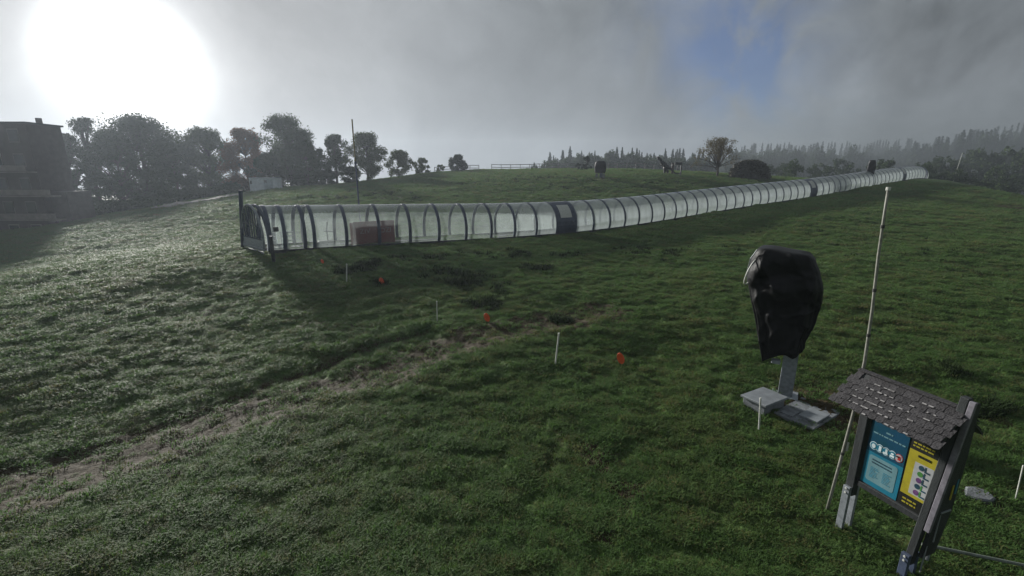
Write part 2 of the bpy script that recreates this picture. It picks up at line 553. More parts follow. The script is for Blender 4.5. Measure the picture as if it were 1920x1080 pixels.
RUT = [hit(*q) for q in [(-160, 905), (0, 868), (120, 846), (230, 815), (350, 775), (450, 738), (560, 698), (640, 668), (720, 640), (800, 622)]]
TRACK = [hit(*q) for q in [(-160, 965), (0, 925), (120, 885), (250, 855), (350, 812), (460, 772), (560, 745), (660, 715), (740, 690), (830, 655), (930, 625), (1050, 600), (1130, 585)]]
PATCHES = [(hit(1125, 860), 0.55, 1.0), (hit(1185, 925), 0.40, 0.95), (hit(1140, 1000), 0.25, 0.8), (hit(1110, 602), 1.5, 0.75), (hit(1045, 602), 0.6, 0.8), (hit(910, 575), 0.7, 0.75),
           (hit(1540, 765), 1.45, 1.1), (hit(1480, 752), 0.7, 1.0), (hit(1833, 934), 0.34, 1.1), (hit(1600, 780), 0.5, 0.9), (hit(1860, 770), .7, .7), (hit(1905, 390), 3.2, 0.8), (hit(1640, 340), 1.0, 0.0),
           (hit(730, 372), 2.5, .6), (hit(1130, 336), 2.0, .7), (hit(300, 880), 0.8, 0.6)]


def dirt_mask(x, y):
    n = fbm(x * 2.3, y * 2.3, 31, 4)
    n2 = fbm(x * 0.6, y * 0.6, 77, 3)
    d, _ = seg_dist(x, y, TRACK)
    mk = np.exp(-(d / 1.25) ** 2) * 0.88
    d2, _ = seg_dist(x, y, RUT)
    mk = np.maximum(mk, np.exp(-(d2 / 0.25) ** 2) * 0.75)
    for p, r_, k in PATCHES:
        mk = np.maximum(mk, k * np.exp(-(((x - p.x) ** 2 + (y - p.y) ** 2) / (r_ * r_))))
    v = smooth(0.20, 0.66, mk * 0.9 + (n - 0.5) * 0.85 + 0.03)
    v = np.where(mk > 0.12, v, 0)
    bare = smooth(0.70, 0.84, n2 + (n - 0.5) * 0.35) * 0.6            # thin worn spots elsewhere
    return np.clip(np.maximum(v, bare), 0, 1)


def relief(x, y):
    """turf mounds, the rut and the track; fades with distance from the slope in view"""
    h = (fbm(x * 2.0, y * 2.6, 3, 4) - 0.5) * 0.13
    rid = 1.0 - np.abs(fbm(x * 3.4, y * 4.2, 19, 3) - 0.5) * 4
    h += np.clip(rid, 0, 1) * 0.045
    dt_, _ = seg_dist(x, y, TRACK)
    h *= 1 - 0.6 * np.exp(-(dt_ / 0.8) ** 2)
    h *= 0.55 + 0.45 * smooth(7, 17, np.hypot(x, y))
    h *= 1 + 0.9 * smooth(30, 60, np.hypot(x, y))
    h += (fbm(x * 6.5, y * 7.5, 23, 3) - 0.5) * 0.06
    h += (fbm(x * 0.22, y * 0.22, 12, 3) - 0.5) * 0.5 * smooth(6, 16, np.hypot(x, y))
    d, s = seg_dist(x, y, RUT)
    h += -0.085 * np.exp(-(d / 0.5) ** 2)
    h += np.where(s > 0, 0.06, 0.0) * np.exp(-((d - 0.5) / 0.6) ** 2)
    d2, s2 = seg_dist(x, y, TRACK)
    h += -0.07 * np.exp(-(d2 / 0.6) ** 2)
    return h


# one sheet: rings that widen outwards, close spacing on the slope the picture shows
ang_f = np.radians(np.linspace(-60, 60, 760))
ang_b = np.radians(np.linspace(60, 300, 80)[1:-1])
angs = np.concatenate([ang_f, ang_b])
rad = np.concatenate([[0.8, 2.0, 3.0], np.geomspace(3.8, 140, 560), np.geomspace(143, 520, 26)])
A_, R_ = np.meshgrid(angs, rad)
gx, gy = (R_ * np.sin(A_)).ravel(), (R_ * np.cos(A_)).ravel()
gzb = base_z(gx, gy)
near_w = 1 - smooth(90, 135, np.hypot(gx, gy))
gz = gzb + relief(gx, gy) * near_w
dirt = dirt_mask(gx, gy)
na, nr = len(angs), len(rad)
idx = np.arange(na * nr).reshape(nr, na)
a0 = idx[:-1, :]
a1 = np.roll(idx, -1, axis=1)[:-1, :]
b0 = idx[1:, :]
b1 = np.roll(idx, -1, axis=1)[1:, :]
quads = np.stack([a0.ravel(), b0.ravel(), b1.ravel(), a1.ravel()], 1)
nv = na * nr
verts = np.column_stack([gx, gy, gz])
verts = np.vstack([verts, [[0, 0, gzb[0]]]])
me = bpy.data.meshes.new('ground')
tri = np.stack([np.full(na, nv), idx[0], np.roll(idx[0], -1)], 1)
nq = len(quads)
me.vertices.add(len(verts))
me.vertices.foreach_set('co', verts.ravel())
loops = np.concatenate([quads.ravel(), tri.ravel()])
me.loops.add(len(loops))
me.loops.foreach_set('vertex_index', loops.astype(np.int32))
starts = np.concatenate([np.arange(nq) * 4, nq * 4 + np.arange(na) * 3]).astype(np.int32)
me.polygons.add(nq + na)
me.polygons.foreach_set('loop_start', starts)
me.update(calc_edges=True)
me.validate()
at = me.attributes.new('dirt', 'FLOAT', 'POINT')
at.data.foreach_set('value', np.concatenate([dirt, [0]]).astype(np.float32))
me.shade_smooth()
gm = bpy.data.materials.new('turf_and_soil')
gm.use_nodes = True
t = gm.node_tree
b = t.nodes['Principled BSDF']
co = NN(t, 'ShaderNodeTexCoord').outputs['Object']
ad = NN(t, 'ShaderNodeAttribute', attribute_name='dirt')
n1 = NN(t, 'ShaderNodeTexNoise', inp={'Vector': co, 'Scale': 0.45, 'Detail': 6.0, 'Roughness': 0.6})
n2 = NN(t, 'ShaderNodeTexNoise', inp={'Vector': co, 'Scale': 9.0, 'Detail': 6.0, 'Roughness': 0.7})
n3 = NN(t, 'ShaderNodeTexNoise', inp={'Vector': co, 'Scale': 2.4, 'Detail': 5.0, 'Roughness': 0.65})
g1 = mixc(t, M_(t, 'MULTIPLY_ADD', n1.outputs[0], 3.0, -1.0, clamp=True), (0.044, 0.094, 0.021), (0.082, 0.138, 0.038))
g2 = mixc(t, M_(t, 'MULTIPLY_ADD', n2.outputs[0], 2.6, -1.0, clamp=True), g1, (0.078, 0.115, 0.034))
g3 = mixc(t, M_(t, 'MULTIPLY_ADD', n3.outputs[0], 4.5, -2.5, clamp=True), g2, (0.060, 0.056, 0.030))
n4 = NN(t, 'ShaderNodeTexNoise', inp={'Vector': co, 'Scale': 0.9, 'Detail': 7.0, 'Roughness': 0.75, 'Distortion': 0.4})
g3 = mixc(t, M_(t, 'MULTIPLY_ADD', n4.outputs[0], 7.0, -3.9, clamp=True), g3, (0.022, 0.042, 0.013))
so = mixc(t, M_(t, 'MULTIPLY_ADD', n2.outputs[0], 2.4, -0.7, clamp=True), (0.032, 0.025, 0.012), (0.066, 0.051, 0.027))
gc = mixc(t, ad.outputs['Fac'], g3, so)
t.links.new(gc, b.inputs['Base Color'])
b.inputs['Roughness'].default_value = 0.8
b.inputs['Specular IOR Level'].default_value = 0.12
hb = M_(t, 'ADD', n2.outputs[0], M_(t, 'MULTIPLY', n3.outputs[0], 2.0))
bp = NN(t, 'ShaderNodeBump', inp={'Height': hb, 'Strength': 0.7, 'Distance': 0.06})
t.links.new(bp.outputs[0], b.inputs['Normal'])
ground = link_mesh('ground', me, gm)
tag(ground, 'grassy hillside pasture wet with dew, worn to bare soil in places', None, None, 'structure')


def gz_full(x, y):
    x = np.atleast_1d(np.asarray(x, float))
    y = np.atleast_1d(np.asarray(y, float))
    return base_z(x, y) + relief(x, y) * (1 - smooth(90, 135, np.hypot(x, y)))


def on_ground(px, py, sink=0.03):
    p = hit(px, py)
    return Vector((p.x, p.y, float(gz_full(p.x, p.y)[0]) - sink))


# ------------------------------------------------------------------ air
zmin = min(float(verts[:, 2].min()), -16.5)
TOP = 44.0
hb_ = MB().box((0, 0, (TOP + zmin - 1.5) / 2), (1080, 1080, TOP - zmin + 1.5)).mesh('haze')
hm = bpy.data.materials.new('haze_air')
hm.use_nodes = True
t = hm.node_tree
t.nodes.clear()
pv = NN(t, 'ShaderNodeVolumePrincipled', inp={'Color': (0.70, 0.79, 0.90, 1), 'Density': 0.00064, 'Anisotropy': 0.4})
NN(t, 'ShaderNodeOutputMaterial', inp={'Volume': pv.outputs[0]})
haze = link_mesh('haze', hb_, hm)
tag(haze, 'thin morning mist over the hillside', None, None, 'stuff')

# drifting fog over the wooded slope on the right
fb_c, fb_s = Vector((200, 186, 13)), Vector((290, 222, 58))
fbm_ = bpy.data.materials.new('drifting_fog')
fbm_.use_nodes = True
t = fbm_.node_tree
t.nodes.clear()
tco = NN(t, 'ShaderNodeTexCoord')
gen = tco.outputs['Generated']
obj_c = tco.outputs['Object']
vl = NN(t, 'ShaderNodeVectorMath', operation='SUBTRACT', inp={0: gen, 1: (0.5, 0.5, 0.5)})
ln = NN(t, 'ShaderNodeVectorMath', operation='LENGTH', inp={0: vl.outputs[0]})
fall = M_(t, 'MULTIPLY_ADD', ln.outputs['Value'], -3.2, 1.6, clamp=True)        # thins out before every face of the bank
fn = NN(t, 'ShaderNodeTexNoise', inp={'Vector': obj_c, 'Scale': 0.022, 'Detail': 4.0, 'Roughness': 0.55})
puf = M_(t, 'MULTIPLY_ADD', fn.outputs[0], 3.4, -1.05, clamp=True)
den = M_(t, 'MULTIPLY', M_(t, 'MULTIPLY', fall, puf), 0.013)
pv = NN(t, 'ShaderNodeVolumePrincipled', inp={'Color': (0.27, 0.31, 0.34, 1), 'Density': den, 'Anisotropy': 0.3})  # dark scatter colour stands in for the fog lying in shade
NN(t, 'ShaderNodeOutputMaterial', inp={'Volume': pv.outputs[0]})
fogb = link_mesh('fog_bank', MB().box((0, 0, 0), tuple(fb_s)).mesh('fog_bank'), fbm_, None, fb_c)
tag(fogb, 'grey fog drifting over the wooded slope at the right', None, None, 'stuff')

# ------------------------------------------------------------------ grass
tuft_col = bpy.data.collections.new('grass_tufts')


def leaf_tri_tuft(nb, hmin, hmax, spread, width, bend, seed, mat):
    rs = random.Random(seed)
    vs, fs = [], []
    for _ in range(nb):
        a = rs.uniform(0, 2 * math.pi)
        rr = spread * math.sqrt(rs.random())
        bx, by = rr * math.cos(a), rr * math.sin(a)
        d = rs.uniform(0, 2 * math.pi)
        h = rs.uniform(hmin, hmax)
        w = width * rs.uniform(0.6, 1.2)
        bd = bend * h * rs.uniform(0.4, 1.4)
        sx, sy = -math.sin(d) * w / 2, math.cos(d) * w / 2
        tx, ty = math.cos(d) * bd, math.sin(d) * bd
        k = len(vs)
        vs += [(bx - sx, by - sy, -0.02), (bx + sx, by + sy, -0.02), (bx + tx * .35 + sx * .8, by + ty * .35 + sy * .8, h * 0.62), (bx + tx * .35 - sx * .8, by + ty * .35 - sy * .8, h * 0.62), (bx + tx, by + ty, h)]
        fs += [(k, k + 1, k + 2, k + 3), (k + 3, k + 2, k + 4)]
    me_ = bpy.data.meshes.new('grass_tuft')
    me_.from_pydata(vs, [], fs)
    me_.materials.append(mat)
    return me_


grass_a = leafmat('turf_blades', (0.066, 0.148, 0.029), (0.112, 0.200, 0.053), 0.36, 0.66, 0.36, 0.8, 0.72)
grass_b = leafmat('dry_blades', (0.098, 0.130, 0.034), (0.145, 0.165, 0.055), 0.36, 0.66, 0.36, 0.8, 0.72)
weed = leafmat('rush_blades', (0.016, 0.030, 0.012), (0.034, 0.052, 0.02), 0.15, 0.8, 0.05, 1.0)
for k in range(5):
    me_ = leaf_tri_tuft(34, 0.035, 0.085, 0.11, 0.012, 0.8, 100 + k, grass_b if k == 4 else grass_a)
    o = bpy.data.objects.new('grass_tuft', me_)
    tuft_col.objects.link(o)


def scatter(name, pts, scl, coll, label, seed):
    n = len(pts)
    me_ = bpy.data.meshes.new(name)
    me_.vertices.add(n)
    me_.vertices.foreach_set('co', np.asarray(pts, np.float32).ravel())
    rs = np.random.default_rng(seed)
    a = me_.attributes.new('scl', 'FLOAT_VECTOR', 'POINT')
    a.data.foreach_set('vector', np.asarray(scl, np.float32).ravel())
    rot = np.column_stack([rs.normal(0, 0.12, n), rs.normal(0, 0.12, n), rs.uniform(0, 6.283, n)]).astype(np.float32)
    a = me_.attributes.new('rot', 'FLOAT_VECTOR', 'POINT')
    a.data.foreach_set('vector', rot.ravel())
    o = link_mesh(name, me_, None)
    ng = bpy.data.node_groups.new(name, 'GeometryNodeTree')
    ng.interface.new_socket('Geometry', in_out='INPUT', socket_type='NodeSocketGeometry')
    ng.interface.new_socket('Geometry', in_out='OUTPUT', socket_type='NodeSocketGeometry')
    gi = ng.nodes.new('NodeGroupInput')
    go = ng.nodes.new('NodeGroupOutput')
    ci = ng.nodes.new('GeometryNodeCollectionInfo')
    ci.inputs['Collection'].default_value = coll
    ci.inputs['Separate Children'].default_value = True
    ci.inputs['Reset Children'].default_value = True
    ip = ng.nodes.new('GeometryNodeInstanceOnPoints')
    ip.inputs['Pick Instance'].default_value = True
    for nm, sock in (('scl', 'Scale'), ('rot', 'Rotation')):
        na_ = ng.nodes.new('GeometryNodeInputNamedAttribute')
        na_.data_type = 'FLOAT_VECTOR'
        na_.inputs['Name'].default_value = nm
        src = na_.outputs['Attribute']
        ng.links.new(src, ip.inputs[sock])
    ng.links.new(gi.outputs[0], ip.inputs['Points'])
    ng.links.new(ci.outputs[0], ip.inputs['Instance'])
    ng.links.new(ip.outputs[0], go.inputs[0])
    md = o.modifiers.new('scatter', 'NODES')
    md.node_group = ng
    return tag(o, label, None, None, 'stuff')


N = 270000
u_ = rng.random(N)
r0, r1, pw = 4.2, 118.0, 0.75      # density falls as r^-(2-pw)
rr = (r0 ** pw + u_ * (r1 ** pw - r0 ** pw)) ** (1 / pw)
an = rng.uniform(R(-58), R(58), N)
x_, y_ = rr * np.sin(an), rr * np.cos(an)
dm = dirt_mask(x_, y_)
cl_ = 0.45 * fbm(x_ * 1.7, y_ * 1.7, 55, 3) + 0.55 * np.clip((fbm(x_ * 2.0, y_ * 2.6, 3, 4) - 0.5) * 2.2 + 0.5, 0, 1)
keep = (rng.random(N) > dm * 0.80) & (rng.random(N) < 0.35 + cl_ * 1.2)
x_, y_, rr, dm, cl_ = x_[keep], y_[keep], rr[keep], dm[keep], cl_[keep]
z_ = gz_full(x_, y_)
s = (0.62 + 0.75 * cl_ ** 1.5) * rng.uniform(0.7, 1.35, len(x_))
wide = s * (0.9 + rr * 0.035)
tall = s * (0.52 + rr * 0.010)
scatter('grass', np.column_stack([x_, y_, z_]), np.column_stack([wide, wide, tall]), tuft_col, 'short wet pasture grass growing in tufts', 5)

rush_col = bpy.data.collections.new('rush_tufts')
for k in range(3):
    o = bpy.data.objects.new('rush_tuft', leaf_tri_tuft(46, 0.08, 0.22, 0.16, 0.016, 0.7, 200 + k, weed))
    rush_col.objects.link(o)
rp = []
for (px_, py_, sx, sy, n) in [(670, 512, 40, 7, 40), (690, 500, 22, 5, 20), (860, 528, 26, 8, 34), (1006, 507, 26, 4, 26), (815, 487, 14, 4, 9), (915, 570, 34, 7, 26), (850, 515, 50, 10, 26), (980, 478, 40, 6, 20), (1060, 480, 40, 6, 18), (900, 480, 60, 8, 22), (1105, 340, 30, 2, 12), (900, 345, 90, 9, 40), (720, 365, 60, 8, 34), (1100, 352, 120, 7, 40), (1000, 335, 100, 6, 34), (1250, 345, 70, 5, 24), (620, 372, 60, 5, 20), (1300, 470, 120, 14, 26), (1500, 430, 120, 14, 20), (1750, 480, 120, 30, 26),
                              (750, 490, 14, 4, 9), (720, 535, 20, 6, 12), (1050, 600, 22, 5, 16), (1200, 470, 60, 10, 22), (930, 540, 60, 14, 16), (780, 375, 10, 3, 8), (1860, 765, 30, 8, 26), (1790, 700, 20, 5, 10)]:
    for _ in range(n):
        p = hit(px_ + random.gauss(0, sx * 0.55), py_ + random.gauss(0, sy * 0.55))
        rp.append((p.x, p.y, float(gz_full(p.x, p.y)[0])))
rp = np.array(rp)
rsc = rng.uniform(0.6, 1.4, len(rp)) * (1 + np.clip(np.hypot(rp[:, 0], rp[:, 1]) - 40, 0, 60) * 0.012)
scatter('coarse_grass', rp, np.column_stack([rsc * 1.3, rsc * 1.3, rsc]), rush_col, 'dark clumps of coarse grass and weeds in the turf', 6)

# ------------------------------------------------------------------ covered conveyor lift
TU = np.array([q[0] for q in TUN])
P3 = np.array([tuple(p) for p in tun_world])
seglen = np.concatenate([[0], np.cumsum(np.linalg.norm(np.diff(P3, axis=0), axis=1))])
TOTAL = seglen[-1]


def tun_at(s):
    # gently smoothed interpolation of the foot line
    def lin(q):
        return np.array([np.interp(q, seglen, P3[:, k]) for k in range(3)])
    acc, wsum = np.zeros(3), 0
    for dlt, w in ((-4, 1), (-2, 2), (0, 3), (2, 2), (4, 1)):
        q = min(max(s + dlt, 0), TOTAL)
        acc += lin(q) * w
        wsum += w
    return Vector(acc / wsum)


def frame_at(s):
    p = tun_at(s)
    a, b_ = tun_at(max(s - 1.0, 0)), tun_at(min(s + 1.0, TOTAL))
    tg = (b_ - a).normalized()
    nr_ = Vector((-tg.y, tg.x, 0)).normalized()          # away from the camera
    up_ = tg.cross(nr_).normalized()
    return p, tg, nr_, up_


HW, HV, ZC, A0 = 1.52, 1.80, 0.80, R(-22)
PROF = []
NP = 22
for k in range(NP + 1):
    a = A0 + (math.pi - 2 * A0) * k / NP
    PROF.append((-HW * math.cos(a), ZC + HV * math.sin(a)))   # y from -HW (near side) to +HW
FOOT = HW * math.cos(A0)


def arch_shell(x0, x1, grow=0.0, thick=0.0):
    """part of the arch between two stations; solid when thick > 0"""
    vs, fs = [], []

    def ring(x, g):
        return [(x, y * (1 + g / HW), ZC + (z - ZC) * (1 + g / HV)) for y, z in PROF]
    n = NP + 1
    if thick == 0:
        vs = ring(x0, grow) + ring(x1, grow)
        for k in range(NP):
            fs.append((k, n + k, n + k + 1, k + 1))
        return vs, fs
    vs = ring(x0, grow) + ring(x1, grow) + ring(x0, grow - thick) + ring(x1, grow - thick)
    for k in range(NP):
        fs.append((k, k + 1, n + k + 1, n + k))
        fs.append((2 * n + k, 3 * n + k, 3 * n + k + 1, 2 * n + k + 1))
        fs.append((k, 2 * n + k, 2 * n + k + 1, k + 1))
        fs.append((n + k, n + k + 1, 3 * n + k + 1, 3 * n + k))
    fs.append((0, n, 3 * n, 2 * n))
    fs.append((n - 1, 3 * n - 1, 4 * n - 1, 2 * n - 1))
    return vs, fs


SPC = 2.05
p0, tg0, nr0, up0 = frame_at(0.0)
lift = empty('covered_conveyor_lift', p0, 0, 'long arched clear tunnel with dark hoops climbing across the grassy hill', 'ski lift')
LINV = Matrix.Translation(-p0)


def place(o, s, dx=0.0):
    p, tg, nr_, up_ = frame_at(s)
    cc = p + nr_ * FOOT
    rot = Matrix((tg, nr_, up_)).transposed().to_4x4()
    o.matrix_world = Matrix.Identity(4)
    o.parent = lift
    o.matrix_parent_inverse = Matrix.Identity(4)
    o.matrix_basis = LINV @ Matrix.Translation(cc + tg * dx) @ rot


rib_me = MB().add(*arch_shell(-0.10, 0.10, 0.03, 0.07)).mesh('rib', True)
rib_me.materials.append(MAT['steel'])
rib_thin = MB().add(*arch_shell(-0.07, 0.07, 0.03, 0.08)).mesh('rib', True)
rib_thin.materials.append(MAT['steel'])
pan_me = bpy.data.meshes.new('clear_panel')
pan_me.from_pydata(*[arch_shell(-SPC / 2, SPC / 2)[0], [], arch_shell(-SPC / 2, SPC / 2)[1]])
pan_me.materials.append(MAT['sheet'])
pan_me.shade_smooth()
pan_clear = pan_me.copy()
pan_clear.materials.clear()
pan_clear.materials.append(MAT['sheet_clear'])
for m_ in (rib_me, rib_thin):
    m_.shade_flat()


def s_of_px(px):
    best = min(np.linspace(0, TOTAL, 2600), key=lambda q: abs((lambda v: 960 + F * v.x / (v - CAM).dot(FWD) if False else 960 + F * (v - CAM).x / (v - CAM).dot(FWD))(Vector([np.interp(q, seglen, P3[:, k]) for k in range(3)])) - px))
    return float(best)


stations = [0.35, s_of_px(522), s_of_px(568), s_of_px(589)]
s_cur = s_of_px(649)
stations.append(s_cur)
door_s = []
while s_cur + SPC < TOTAL - 0.3:
    s_cur += SPC
    stations.append(s_cur)
door_px = [1048, 1522, 1694]
door_iv = []
for dp in door_px:
    sd = s_of_px(dp)
    k = max(i for i in range(len(stations)) if stations[i] <= sd)
    door_iv.append(min(k, len(stations) - 3))
for i, s_ in enumerate(stations):
    o = link_mesh('rib', rib_me if i < len(stations) - 1 else rib_thin, None)
    place(o, s_)
    if i < len(stations) - 1 and i not in door_iv:
        L_ = stations[i + 1] - s_
        o = link_mesh('clear_panel', pan_clear if i < 11 else pan_me, None)
        place(o, (s_ + stations[i + 1]) / 2)
        o.scale = (L_ / SPC, 1, 1)


def door_part(k):
    """solid section with a window in its upper half on the camera side"""
    x0, x1 = -SPC / 2, SPC / 2
    vs, fs = [], []
    cols = [x0, x0 + 0.42, x1 - 0.42, x1]
    n = NP + 1
    for x in cols:
        for y, z in PROF:
            vs.append((x, y * 1.012, ZC + (z - ZC) * 1.012))
    pane = []
    for ci in range(3):
        for k_ in range(NP):
            quad = (ci * n + k_, (ci + 1) * n + k_, (ci + 1) * n + k_ + 1, ci * n + k_ + 1)
            if ci == 1 and 4 <= k_ <= 7:
                pane.append(quad)
            elif k_ < 10:
                fs.append(quad)
    return vs, fs, pane


dvs, dfs, dpane = door_part(0)
door_me = bpy.data.meshes.new('door')
door_me.from_pydata(dvs, [], dfs)
bm = bmesh.new()
bm.from_mesh(door_me)
bmesh.ops.delete(bm, geom=[v for v in bm.verts if not v.link_faces], context='VERTS')
bmesh.ops.solidify(bm, geom=list(bm.faces), thickness=0.05)
bm.to_mesh(door_me)
bm.free()
door_me.materials.append(MAT['steel'])
door_me.shade_flat()
pane_me = bpy.data.meshes.new('window_pane')
pane_me.from_pydata(dvs, [], dpane)
bm = bmesh.new()
bm.from_mesh(pane_me)
bmesh.ops.delete(bm, geom=[v for v in bm.verts if not v.link_faces], context='VERTS')
bm.to_mesh(pane_me)
bm.free()
pane_me.materials.append(MAT['white'])  # opaque white paints in the pane's sky-lit brightness
back_vs, back_fs = arch_shell(-SPC / 2, SPC / 2)
back_me = bpy.data.meshes.new('clear_panel')
back_me.from_pydata(back_vs, [], [f for i, f in enumerate(back_fs) if i >= 10])
back_me.materials.append(MAT['sheet'])
back_me.shade_smooth()
for k in door_iv:
    sm = (stations[k] + stations[k + 1]) / 2
    o = link_mesh('door', door_me)
    place(o, sm)
    pn = link_mesh('window_pane', pane_me)
    pn.parent = o
    hd = MB().box((0.62, -HW * 1.02, 1.05), (0.12, 0.05, 0.04)).build('handle', MAT['galv'], o)
    o = link_mesh('clear_panel', back_me)
    place(o, sm)

# sills, floor belt along the whole length
for nm, y0, y1, z0, z1, mat in (('sill', -FOOT - 0.10, -FOOT + 0.06, -0.25, 0.16, 'dark'), ('sill', FOOT - 0.06, FOOT + 0.10, -0.25, 0.16, 'dark'), ('conveyor_belt', -0.35, 0.35, 0.02, 0.12, 'belt')):
    mb = MB()
    vs, fs = [], []
    ss = np.arange(0.2, TOTAL + 0.01, 2.0)
    for s_ in ss:
        p, tg, nr_, up_ = frame_at(s_)
        cc = p + nr_ * FOOT - p0
        for (yy, zz) in ((y0, z0), (y1, z0), (y1, z1), (y0, z1)):
            vs.append(cc + nr_ * yy + up_ * zz)
    for i in range(len(ss) - 1):
        for k in range(4):
            k2 = (k + 1) % 4
            fs.append((i * 4 + k, i * 4 + k2, i * 4 + 4 + k2, i * 4 + 4 + k))
    fs += [(0, 1, 2, 3), tuple((len(ss) - 1) * 4 + k for k in (3, 2, 1, 0))]
    mb.add(vs, fs).build(nm, MAT[mat], lift)

# portal at the lower end: skewed end frame with bars
skew = R(10)
ptg = Matrix.Rotation(skew, 3, 'Z') @ tg0
pnr = Vector((-ptg.y, ptg.x, 0)).normalized()
pc = nr0 * FOOT - tg0 * 0.35                    # middle of the portal, local to the lift


def ploc(y, z, x=0.0):
    return pc + pnr * y + Vector((0, 0, z)) + ptg * x


mb = MB()
pts = [ploc(y * 1.02, ZC + (z - ZC) * 1.02) for y, z in PROF]
mb.tube(pts, 0.07, 6)
mb.build('portal_arch', MAT['galv'], lift)
mb = MB()
mb.tube([ploc(y, z, 0.30) for y, z in PROF], 0.10, 6)
mb.build('portal_arch', MAT['steel'], lift)
for y in (-1.05, -0.7, -0.35, 0.0, 0.35, 0.7, 1.05):
    a = math.acos(max(-1, min(1, y / HW)))
    zt = ZC + HV * math.sin(a)
    MB().bar(ploc(y, 0.75), ploc(y, zt), 0.07).build('bar', MAT['steel'], lift)
MB().bar(ploc(-1.38, 0.75), ploc(1.38, 0.75), 0.06, 0.08).build('cross_bar', MAT['steel'], lift)
MB().bar(ploc(-1.45, 1.55), ploc(1.45, 1.55), 0.04, 0.05).build('cross_bar', MAT['steel'], lift)
MB().bar(ploc(-1.42, 0.48), ploc(1.42, 0.48), 0.05, 0.46).build('kick_panel', MAT['galv'], lift)
for zz in (0.02, 0.20):
    MB().bar(ploc(-1.5, zz, -0.06), ploc(1.5, zz, -0.06), 0.05, 0.12).build('foot_board', MAT['galv'], lift)
mb = MB()
mb.bar(ploc(1.62, -0.3, -0.1), ploc(1.62, 3.42, -0.1) + tg0 * 0.30 - nr0 * 0.15, 0.18)
mb.build('portal_post', MAT['steel'], lift, bevel=0.01)
MB().box(tuple(pc + tg0 * 0.95 - nr0 * (HW + 0.10) + Vector((0, 0, 1.35))), (0.22, 0.16, 0.26)).build('control_box', MAT['dark'], lift)
p, tg, nr_, up_ = frame_at(TOTAL)
pend = p + nr_ * FOOT - p0
mb = MB()
mb.tube([pend + tg * 0.3 + nr_ * y + up_ * z * 0.97 for y, z in PROF], 0.12, 6)
mb.build('end_arch', MAT['steel'], lift)
# hood over the upper end, sloping to the ground
vs, fs = [], []
for j in range(5):
    q = j / 4
    for y, z in PROF:
        vs.append(pend + tg * (0.4 + 2.2 * math.sin(q * math.pi / 2)) + nr_ * y * (1 - 0.12 * q) + up_ * (z * (1 - 0.5 * q * q)))
n = NP + 1
for j in range(4):
    for k in range(NP):
        fs.append((j * n + k, (j + 1) * n + k, (j + 1) * n + k + 1, j * n + k + 1))
MB().add(vs, fs).build('end_hood', MAT['sheet'], lift, smooth=True)

# things inside the lower part of the tunnel


def inside(s, y, z):
    p, tg, nr_, up_ = frame_at(s)
    return p + nr_ * (FOOT + y) + up_ * z


sA, sB = s_of_px(672), s_of_px(748)
a = inside(sA, -0.55, 0.0)
bq = inside(sB, -0.55, 0.0)
dv = (bq - a)
L_ = dv.length
crate = empty('signboard', (a + bq) / 2, math.atan2(dv.y, dv.x), 'dark red board with faded letters standing inside the tunnel', 'board')
MB().box((0, 0, 0.80), (L_, 0.10, 1.50)).build('board', MAT['maroon'], crate, bevel=0.01)
for xx in (-L_ * 0.42, L_ * 0.42):
    MB().box((xx, 0.16, 0.5), (0.08, 0.2, 1.0)).build('support', MAT['dark'], crate)
MB().box((-L_ / 2 - 0.10, 0.0, 0.78), (0.18, 0.14, 1.46)).build('end_strip', principled('faded_red', (0.30, 0.16, 0.15), 0.6), crate)
for txt, xx in (("ZIV", -0.62), ("OZI", 0.72)):
    cu = bpy.data.curves.new('lettering', 'FONT')
    cu.body = txt
    cu.size = 0.46
    cu.extrude = 0.004
    cu.align_x = 'CENTER'
    tmp = bpy.data.objects.new('lettering_curve', cu)
    COL.objects.link(tmp)
    lme = bpy.data.meshes.new_from_object(tmp.evaluated_get(bpy.context.evaluated_depsgraph_get()))
    bpy.data.objects.remove(tmp)
    lme.name = 'lettering'
    lo = link_mesh('lettering', lme, None, crate)
    lme.materials.clear()
    lme.materials.append(MAT['maroon_letter'])
    lo.location = (xx, -0.056, 0.78)
    lo.rotation_euler = (R(90), 0, 0)
mach = empty('winch_stand', inside(s_of_px(622), -0.2, 0.0), math.atan2(dv.y, dv.x), 'small dark machine with upright lever inside the tunnel', 'machine')
MB().box((0, 0, 0.22), (1.0, 0.5, 0.34)).build('base', MAT['dark'], mach, bevel=0.03)
MB().tube([(0.1, 0, 0.35), (0.08, 0, 1.05), (0.16, 0, 1.55)], 0.035, 8).build('lever', MAT['dark'], mach)
MB().bar((-0.1, 0, 0.98), (0.45, 0, 0.92), 0.05).build('cross_bar', MAT['dark'], mach)
MB().box((-0.62, 0, 0.16), (0.3, 0.3, 0.3)).build('motor', MAT['dark'], mach, bevel=0.04)
for (pa, pb, lab) in ((492, 516, 'low steel railing inside the tunnel nearest the barred end'), (532, 560, 'low steel railing between the second and third tunnel hoops')):
    a, b_ = inside(s_of_px(pa), 0.35, 0.0), inside(s_of_px(pb), 0.35, 0.0)
    dv2 = b_ - a
    rl = empty('railing', (a + b_) / 2, math.atan2(dv2.y, dv2.x), lab, 'railing', 'railings inside the lift tunnel')
    Lr = dv2.length
    for zz in (0.45, 0.72, 0.95):
        MB().bar((-Lr / 2, 0, zz), (Lr / 2, 0, zz), 0.05).build('rail', MAT['galv'], rl)
    for xx in (-Lr / 2, 0, Lr / 2):
        MB().bar((xx, 0, 0.0), (xx, 0, 1.0), 0.05).build('post', MAT['galv'], rl)
p = on_ground(513, 487)
bol = empty('marker_post', p, 0, 'short dark post standing outside the barred tunnel end', 'post')
